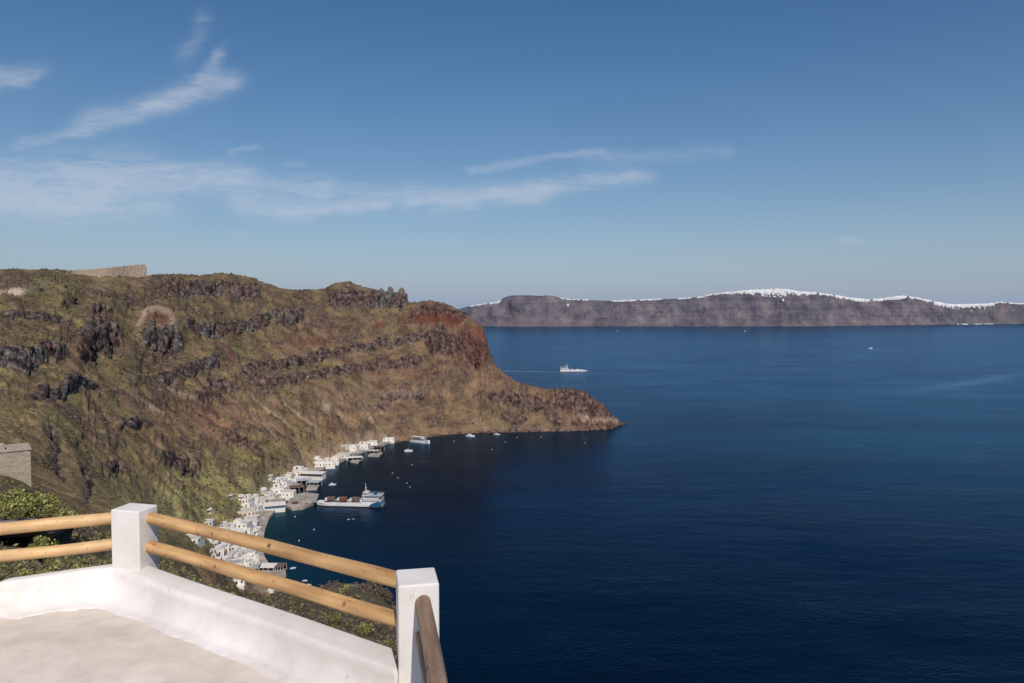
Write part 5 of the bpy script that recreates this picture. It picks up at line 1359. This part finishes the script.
def ship(p, rz, label):     # excursion ship, three white decks
    o = empty('excursion_ship', p, rz); setp(o, label, 'ship')
    mb = MB(); mb.loft(hull_rings(27, 7, 1, -1, 2.4, 1.6)); mb.build('hull', M['shipwhite'], o)
    MB().box(-12.8,12,-3.3,3.3,2.402,2.5).build('main_deck', M['deck'], o)
    MB().box(-11,7,-2.9,2.9,2.503,4.6).build('cabin', M['shipwhite'], o)
    mb = MB(); mb.box(-10.4,6.6,-2.98,-2.904,3.2,4.1); mb.box(-10.4,6.6,2.904,2.98,3.2,4.1); mb.build('window_band', M['glass_dark'], o)
    MB().box(-12,8.5,-3.2,3.2,4.603,4.75).build('upper_deck', M['deck'], o)
    wh = MB().box(2,6,-2.2,2.2,4.753,6.9).build('wheelhouse', M['shipwhite'], o)
    MB().box(6.004,6.08,-1.9,1.9,5.6,6.5).build('window', M['glass_dark'], wh)
    MB().box(-11,1,-2.8,2.8,6.7,6.85).build('awning', M['white'], o)
    for x in (-10.8,-5,.8):
        for s_ in (-2.7,2.7): MB().box(x-.08,x+.08,s_-.08,s_+.08,4.752,6.698).build('awning_post', M['metal'], o)
    MB().tube((3.5,0,6.9),(3,0,11.5),.18,.08).build('mast', M['shipwhite'], o)
    mb = MB()
    for s_ in (-3.1,3.1):
        for i in range(10): mb.box(-11.8+i*2.2,-11.7+i*2.2,s_-.05,s_+.05,4.752,5.6)
        mb.box(-11.8,8.3,s_-.05,s_+.05,5.602,5.68)
    mb.build('railing', M['shipwhite'], o); return o
def yacht(p, rz, label, Ln=11., name='motor_boat', fly=True, trim='glass_dark'):
    o = empty(name, p, rz); setp(o, label, 'boat'); k = Ln/11
    mb = MB(); mb.loft(hull_rings(Ln, 3.4*k, 1, -.5*k, 1.2*k, .7*k)); mb.build('hull', M['shipwhite'], o)
    MB().prism([(-3*k,-1.3*k),(2.5*k,-1.1*k),(3.2*k,0),(2.5*k,1.1*k),(-3*k,1.3*k)], 1.203*k, 2.5*k, [(-2.8*k,-1.1*k),(1.2*k,-.9*k),(1.6*k,0),(1.2*k,.9*k),(-2.8*k,1.1*k)]).build('cabin', M['shipwhite'], o)
    mb = MB(); mb.box(-2.5*k,1*k,-1.32*k,-1.22*k,1.6*k,2.1*k); mb.box(-2.5*k,1*k,1.22*k,1.32*k,1.6*k,2.1*k); mb.build('side_window', M[trim], o)
    if fly: MB().box(-2.4*k,.2*k,-.8*k,.8*k,2.503*k,3.2*k).build('flybridge', M['shipwhite'], o)
    return o
def sailboat(p, rz, label, Ln=11., mast=13., cat=False):
    o = empty('catamaran' if cat else 'sailing_boat', p, rz); setp(o, label, 'sailboat'); k = Ln/11
    if cat:
        for s_ in (-1,1):
            mb = MB(); mb.loft([[(x,y+s_*2.4*k,z) for x,y,z in r] for r in hull_rings(Ln, 1.4*k, 1, -.4*k, 1.2*k, .3*k)]); mb.build('hull', M['shipwhite'], o)
        MB().box(-4*k,1.5*k,-2.6*k,2.6*k,1.203*k,1.4*k).build('bridge_deck', M['shipwhite'], o)
        MB().box(-2.6*k,1*k,-2*k,2*k,1.403*k,2.3*k).build('cabin', M['shipwhite'], o)
        MB().box(-2.2*k,.8*k,-2.08*k,-2.004*k,1.6*k,2.05*k).build('window', M['glass_dark'], o)
    else:
        mb = MB(); mb.loft(hull_rings(Ln, 3.2*k, 1, -.4*k, 1.1*k, .4*k)); mb.build('hull', M['shipwhite'], o)
        MB().box(-1.5*k,2.4*k,-.8*k,.8*k,1.103*k,1.7*k).build('cabin', M['shipwhite'], o)
    MB().tube((.8*k,0,1.1*k),(.8*k,0,mast),.14,.08).build('mast', M['metal'], o)
    MB().tube((.6*k,0,2.6*k),(-3.8*k,0,2.7*k),.16,.12).build('boom', M['white'], o)
    return o
ship(tuple(on_z(420.5,442.5,0)), R(-28), 'white excursion ship with three decks anchored under the slope at the bay head')
sailboat(tuple(on_z(408.5,451.2,0)), R(8), 'white catamaran with a tall bare mast beside the excursion ship', 9, 12.5, True)
yacht(tuple(on_z(470.5,436.5,0)), R(-20), 'white motor yacht anchored below the cape, right of the excursion ship', 11.5, 'motor_yacht')
sailboat(tuple(on_z(497,434.6,0)), R(-18), 'small white sailing boat with bare mast close under the cape', 8, 9)
yacht(tuple(on_z(332.5,485,0)), R(12), 'white motor boat moored off the pale blue awning', 6.5, 'motor_boat')
yacht(tuple(on_z(293,568.5,0)), R(25), 'white open boat moored beyond the brown jetty canopy', 3.6, 'small_boat', False)
yacht(tuple(on_z(305,581,0)), R(3), 'small white boat off the rocky knoll, upper of two', 3.0, 'small_boat', False)
yacht(tuple(on_z(308.5,585.3,0)), R(8), 'small white boat off the rocky knoll, lower of two', 3.4, 'small_boat', False)
yacht(tuple(on_z(348.5,519.6,0)), R(5), 'tiny white boat below the moored ferry, left of two', 1.9, 'small_boat', False)
yacht(tuple(on_z(353.5,519.2,0)), R(-5), 'tiny white boat below the moored ferry, right of two', 1.6, 'small_boat', False)
sailboat(tuple(on_z(870.5,348.6,0)), R(15), 'white sailing boat alone far out on the right', 21, 30)
yacht(tuple(on_z(745,331.3,0)), R(0), 'tiny white boat far out below the highest town', 14, 'motor_boat')
yacht(tuple(on_z(617,331.0,0)), R(0), 'tiny pale boat under the far pink cliffs', 9, 'motor_boat')
yacht(tuple(on_z(602,423.2+3,0)), R(5), 'white boat close to the rocks of the cape tip', 4, 'small_boat', False)
# mooring buoys
for x, y, lb in ((412,465,'white buoy right below the catamaran'),(392.5,473.5,'upper left buoy of the slanting row above the ferry'),(398,478.2,'second buoy of the slanting row above the ferry'),(407,483.4,'third and largest buoy of the slanting row above the ferry'),(410,487.3,'lowest faint buoy of the slanting row above the ferry'),(454,441.5,'faint buoy between excursion ship and motor yacht'),(492,449.8,'buoy lowest under the small sailing boat'),(505.5,442.3,'buoy right of the small sailing boat'),(517,437.5,'buoy close under the cape slope'),(541,437.2,'faint buoy under the middle of the cape'),(585,443,'outermost buoy off the cape'),(295,517,'buoy below the wooden boat'),(314,530,'lone buoy in the inner bay'),(299,541,'buoy above the upper orange rail')):
    p = on_z(x, y, 0); o = empty('mooring_buoy', tuple(p)); setp(o, lb, 'buoy')
    mb = MB(); r_ = .52; mb.loft([[(math.cos(a)*r_*math.sin(e), math.sin(a)*r_*math.sin(e), .3+r_*math.cos(e)) for a in [2*math.pi*j/10 for j in range(10)]] for e in [math.pi*(i+.3)/8.6 for i in range(9)]]); mb.build('float', M['offwhite'], o, smooth=True)
    MB().tube((0,0,.75),(0,0,1.2),.05).build('ring_stem', M['metal'], o)
# wooden caique hauled at the pier
p = on_z(298.5, 506.5, 0); o = empty('wooden_boat', tuple(p), R(-6)); setp(o, 'varnished orange brown wooden boat moored against the pier', 'boat')
mb = MB(); mb.loft(hull_rings(16.5, 5, 1, -.8, 1.9, 1.5, stern=.55)); mb.build('hull', M['woodboat'], o)
MB().box(-6.6,5,-1.9,1.9,1.903,2.0).build('deck', M['brown'], o)
cb = MB().box(-5,-.5,-1.4,1.4,2.003,3.9).build('cabin', M['terra'], o); MB().box(-4.5,-1,-1.48,-1.404,2.8,3.5).build('window', M['glass_dark'], cb)
MB().tube((1.5,0,2),(1.5,0,8),.14,.08).build('mast', M['trunk'], o)
MB().tube((-5.2,0,2),(-5.2,0,6),.1,.07).build('mast', M['trunk'], o)

# ------------------------------------------------------------------ light, sky
SUN = Vector((.25,-.968,0)).normalized(); EL = R(46)
sdir = Vector((SUN.x*math.cos(EL), SUN.y*math.cos(EL), math.sin(EL)))
ld = bpy.data.lights.new('sun', 'SUN'); ld.energy = 3.9; ld.angle = R(.53); ld.color = (1.0,.93,.84)
lo = bpy.data.objects.new('sun', ld); col.objects.link(lo); lo.rotation_euler = sdir.to_track_quat('Z', 'Y').to_euler(); lo.location = (0,0,300)

w = bpy.data.worlds.new('World'); scene.world = w; w.use_nodes = True
n, l = w.node_tree.nodes, w.node_tree.links
bg = n['Background']; bg.inputs['Strength'].default_value = .078
sky = N(n, 'ShaderNodeTexSky', sky_type='NISHITA'); sky.sun_disc = False
sky.sun_elevation = EL; sky.sun_rotation = math.atan2(sdir.x, sdir.y); sky.altitude = 160
sky.air_density = 1.0; sky.dust_density = .3; sky.ozone_density = 2.2
def mth(op, a, b=None, c=None, cl=False):
    x = N(n, 'ShaderNodeMath', operation=op, use_clamp=cl)
    for k, s in ((0,a),(1,b),(2,c)):
        if s is None: continue
        if hasattr(s, 'links'): l.new(s, x.inputs[k])
        else: x.inputs[k].default_value = s
    return x.outputs[0]
tc = N(n, 'ShaderNodeTexCoord'); sp = N(n, 'ShaderNodeSeparateXYZ'); l.new(tc.outputs['Generated'], sp.inputs[0])
X, Y, Zc = sp.outputs
iy = mth('MAXIMUM', Y, .05)
cu = mth('DIVIDE', X, iy); cv = mth('DIVIDE', Zc, iy)       # tangent plane of the northern sky
frontm = mth('MULTIPLY', mth('SUBTRACT', Y, .1), 6, cl=True)
cmb = N(n, 'ShaderNodeCombineXYZ'); l.new(cu, cmb.inputs[0]); l.new(cv, cmb.inputs[1])
def noise(scale, sc, det=6, rough=.6, rot=0, dist=0):
    mp = N(n, 'ShaderNodeMapping'); mp.inputs['Scale'].default_value = sc; mp.inputs['Rotation'].default_value = (0,0,rot)
    l.new(cmb.outputs[0], mp.inputs['Vector']); t = N(n, 'ShaderNodeTexNoise'); t.inputs['Scale'].default_value = scale; t.inputs['Detail'].default_value = det
    t.inputs['Roughness'].default_value = rough; t.inputs['Distortion'].default_value = dist; l.new(mp.outputs['Vector'], t.inputs['Vector']); return t.outputs['Fac']
wx_ = noise(5, (1,1.5,1), 4); wy_ = noise(6, (1,1.5,1.0), 4, rot=1)
pu = mth('ADD', cu, mth('MULTIPLY', mth('SUBTRACT', wx_, .5), .10)); pv = mth('ADD', cv, mth('MULTIPLY', mth('SUBTRACT', wy_, .5), .05))
ST = [ # wisps: x0,y0 -> x1,y1 in photo units, half width, strength
 (-60,188,160,186,26,1.25),(-60,196,110,200,16,1.1),(60,180,260,178,11,.75),(0,160,130,168,3.2,.55),(160,176,340,188,10,.55),(235,205,312,216,8,.85),(270,214,390,207,5,.5),
 (180,190,330,196,12,.5),(300,200,480,200,12,.75),(400,206,560,188,7,.8),(470,195,660,176,6,.75),(480,188,560,188,10,.4),(520,200,640,180,8,.4),(455,170,620,155,4,.5),(570,165,740,152,7,.30),
 (20,145,120,128,5,.55),(85,130,200,95,11,.8),(150,112,235,80,9,.9),(205,85,222,58,6,.65),(190,60,205,25,9,.28),(-60,105,50,72,9,.65),(5,75,30,85,6,.5),
 (350,210,362,214,5,.45),(374,209,386,212,4,.6),(240,234,250,236,3,.5),(236,158,262,149,3,.45),(832,243,852,243,3,.45),(280,164,305,162,2.5,.3)]
tot = None
for x0, y0, x1, y1, hw, s_ in ST:
    ax, ay = (x0-512)/F, (308-y0)/F; bx_, by_ = (x1-512)/F, (308-y1)/F; ln = math.hypot(bx_-ax, by_-ay); dx, dy = (bx_-ax)/ln, (by_-ay)/ln
    al = mth('MULTIPLY_ADD', pu, dx/ln, mth('MULTIPLY_ADD', pv, dy/ln, -(ax*dx+ay*dy)/ln))
    ac = mth('MULTIPLY_ADD', pu, -dy*F/hw, mth('MULTIPLY_ADD', pv, dx*F/hw, (ax*dy-ay*dx)*F/hw))
    # rounded ends: distance outside the segment
    oe = mth('MULTIPLY', mth('MAXIMUM', mth('SUBTRACT', mth('ABSOLUTE', mth('SUBTRACT', al, .5)), .38), 0), ln*F/hw*.6)
    q_ = mth('MULTIPLY', mth('ADD', mth('MULTIPLY', ac, ac), mth('MULTIPLY', oe, oe)), -1)
    g_ = mth('MULTIPLY', mth('EXPONENT', q_), s_)
    tot = g_ if tot is None else mth('ADD', tot, g_)
fib = noise(8, (1,5.5,1), 9, .70, R(-7), .9); fib2 = noise(24, (1,4.5,1), 7, .7, R(-16), .8)
tex = mth('MULTIPLY_ADD', fib2, 1.5, mth('MULTIPLY_ADD', fib, 2.3, -1.27), cl=False)
cl_ = mth('MULTIPLY', mth('MULTIPLY', tot, mth('MAXIMUM', tex, .05)), .74)
cl_ = mth('MULTIPLY', mth('MULTIPLY', mth('SUBTRACT', 1.0, mth('EXPONENT', mth('MULTIPLY', cl_, -1.5))), .80), frontm)
# slightly deeper sky, as through a polarising filter
hs = N(n, 'ShaderNodeHueSaturation'); hs.inputs['Saturation'].default_value = 1.28; hs.inputs['Value'].default_value = 1.0; l.new(sky.outputs[0], hs.inputs['Color'])
hz = N(n, 'ShaderNodeMix', data_type='RGBA'); hz.inputs['B'].default_value = (3.35,4.35,6.45,1)      # sea haze low over the horizon
l.new(mth('MULTIPLY', mth('EXPONENT', mth('MULTIPLY', mth('MAXIMUM', Zc, 0), -8.5)), .93), hz.inputs['Factor']); l.new(hs.outputs[0], hz.inputs['A'])
cm = N(n, 'ShaderNodeMix', data_type='RGBA'); cm.inputs['B'].default_value = (6.4,7.2,8.6,1)
l.new(cl_, cm.inputs['Factor']); l.new(hz.outputs['Result'], cm.inputs['A']); l.new(cm.outputs['Result'], bg.inputs['Color'])

# ------------------------------------------------------------------ camera
cd = bpy.data.cameras.new('camera'); cd.sensor_width = 36; cd.lens = F/1024*36; cd.clip_start = .05; cd.clip_end = 120000
co = bpy.data.objects.new('camera', cd); col.objects.link(co); co.location = (0,0,CAMZ); co.rotation_euler = (math.pi/2-PITCH, 0, 0)
scene.camera = co
scene.view_settings.view_transform = 'Standard'; scene.view_settings.look = 'None'; scene.view_settings.exposure = 0
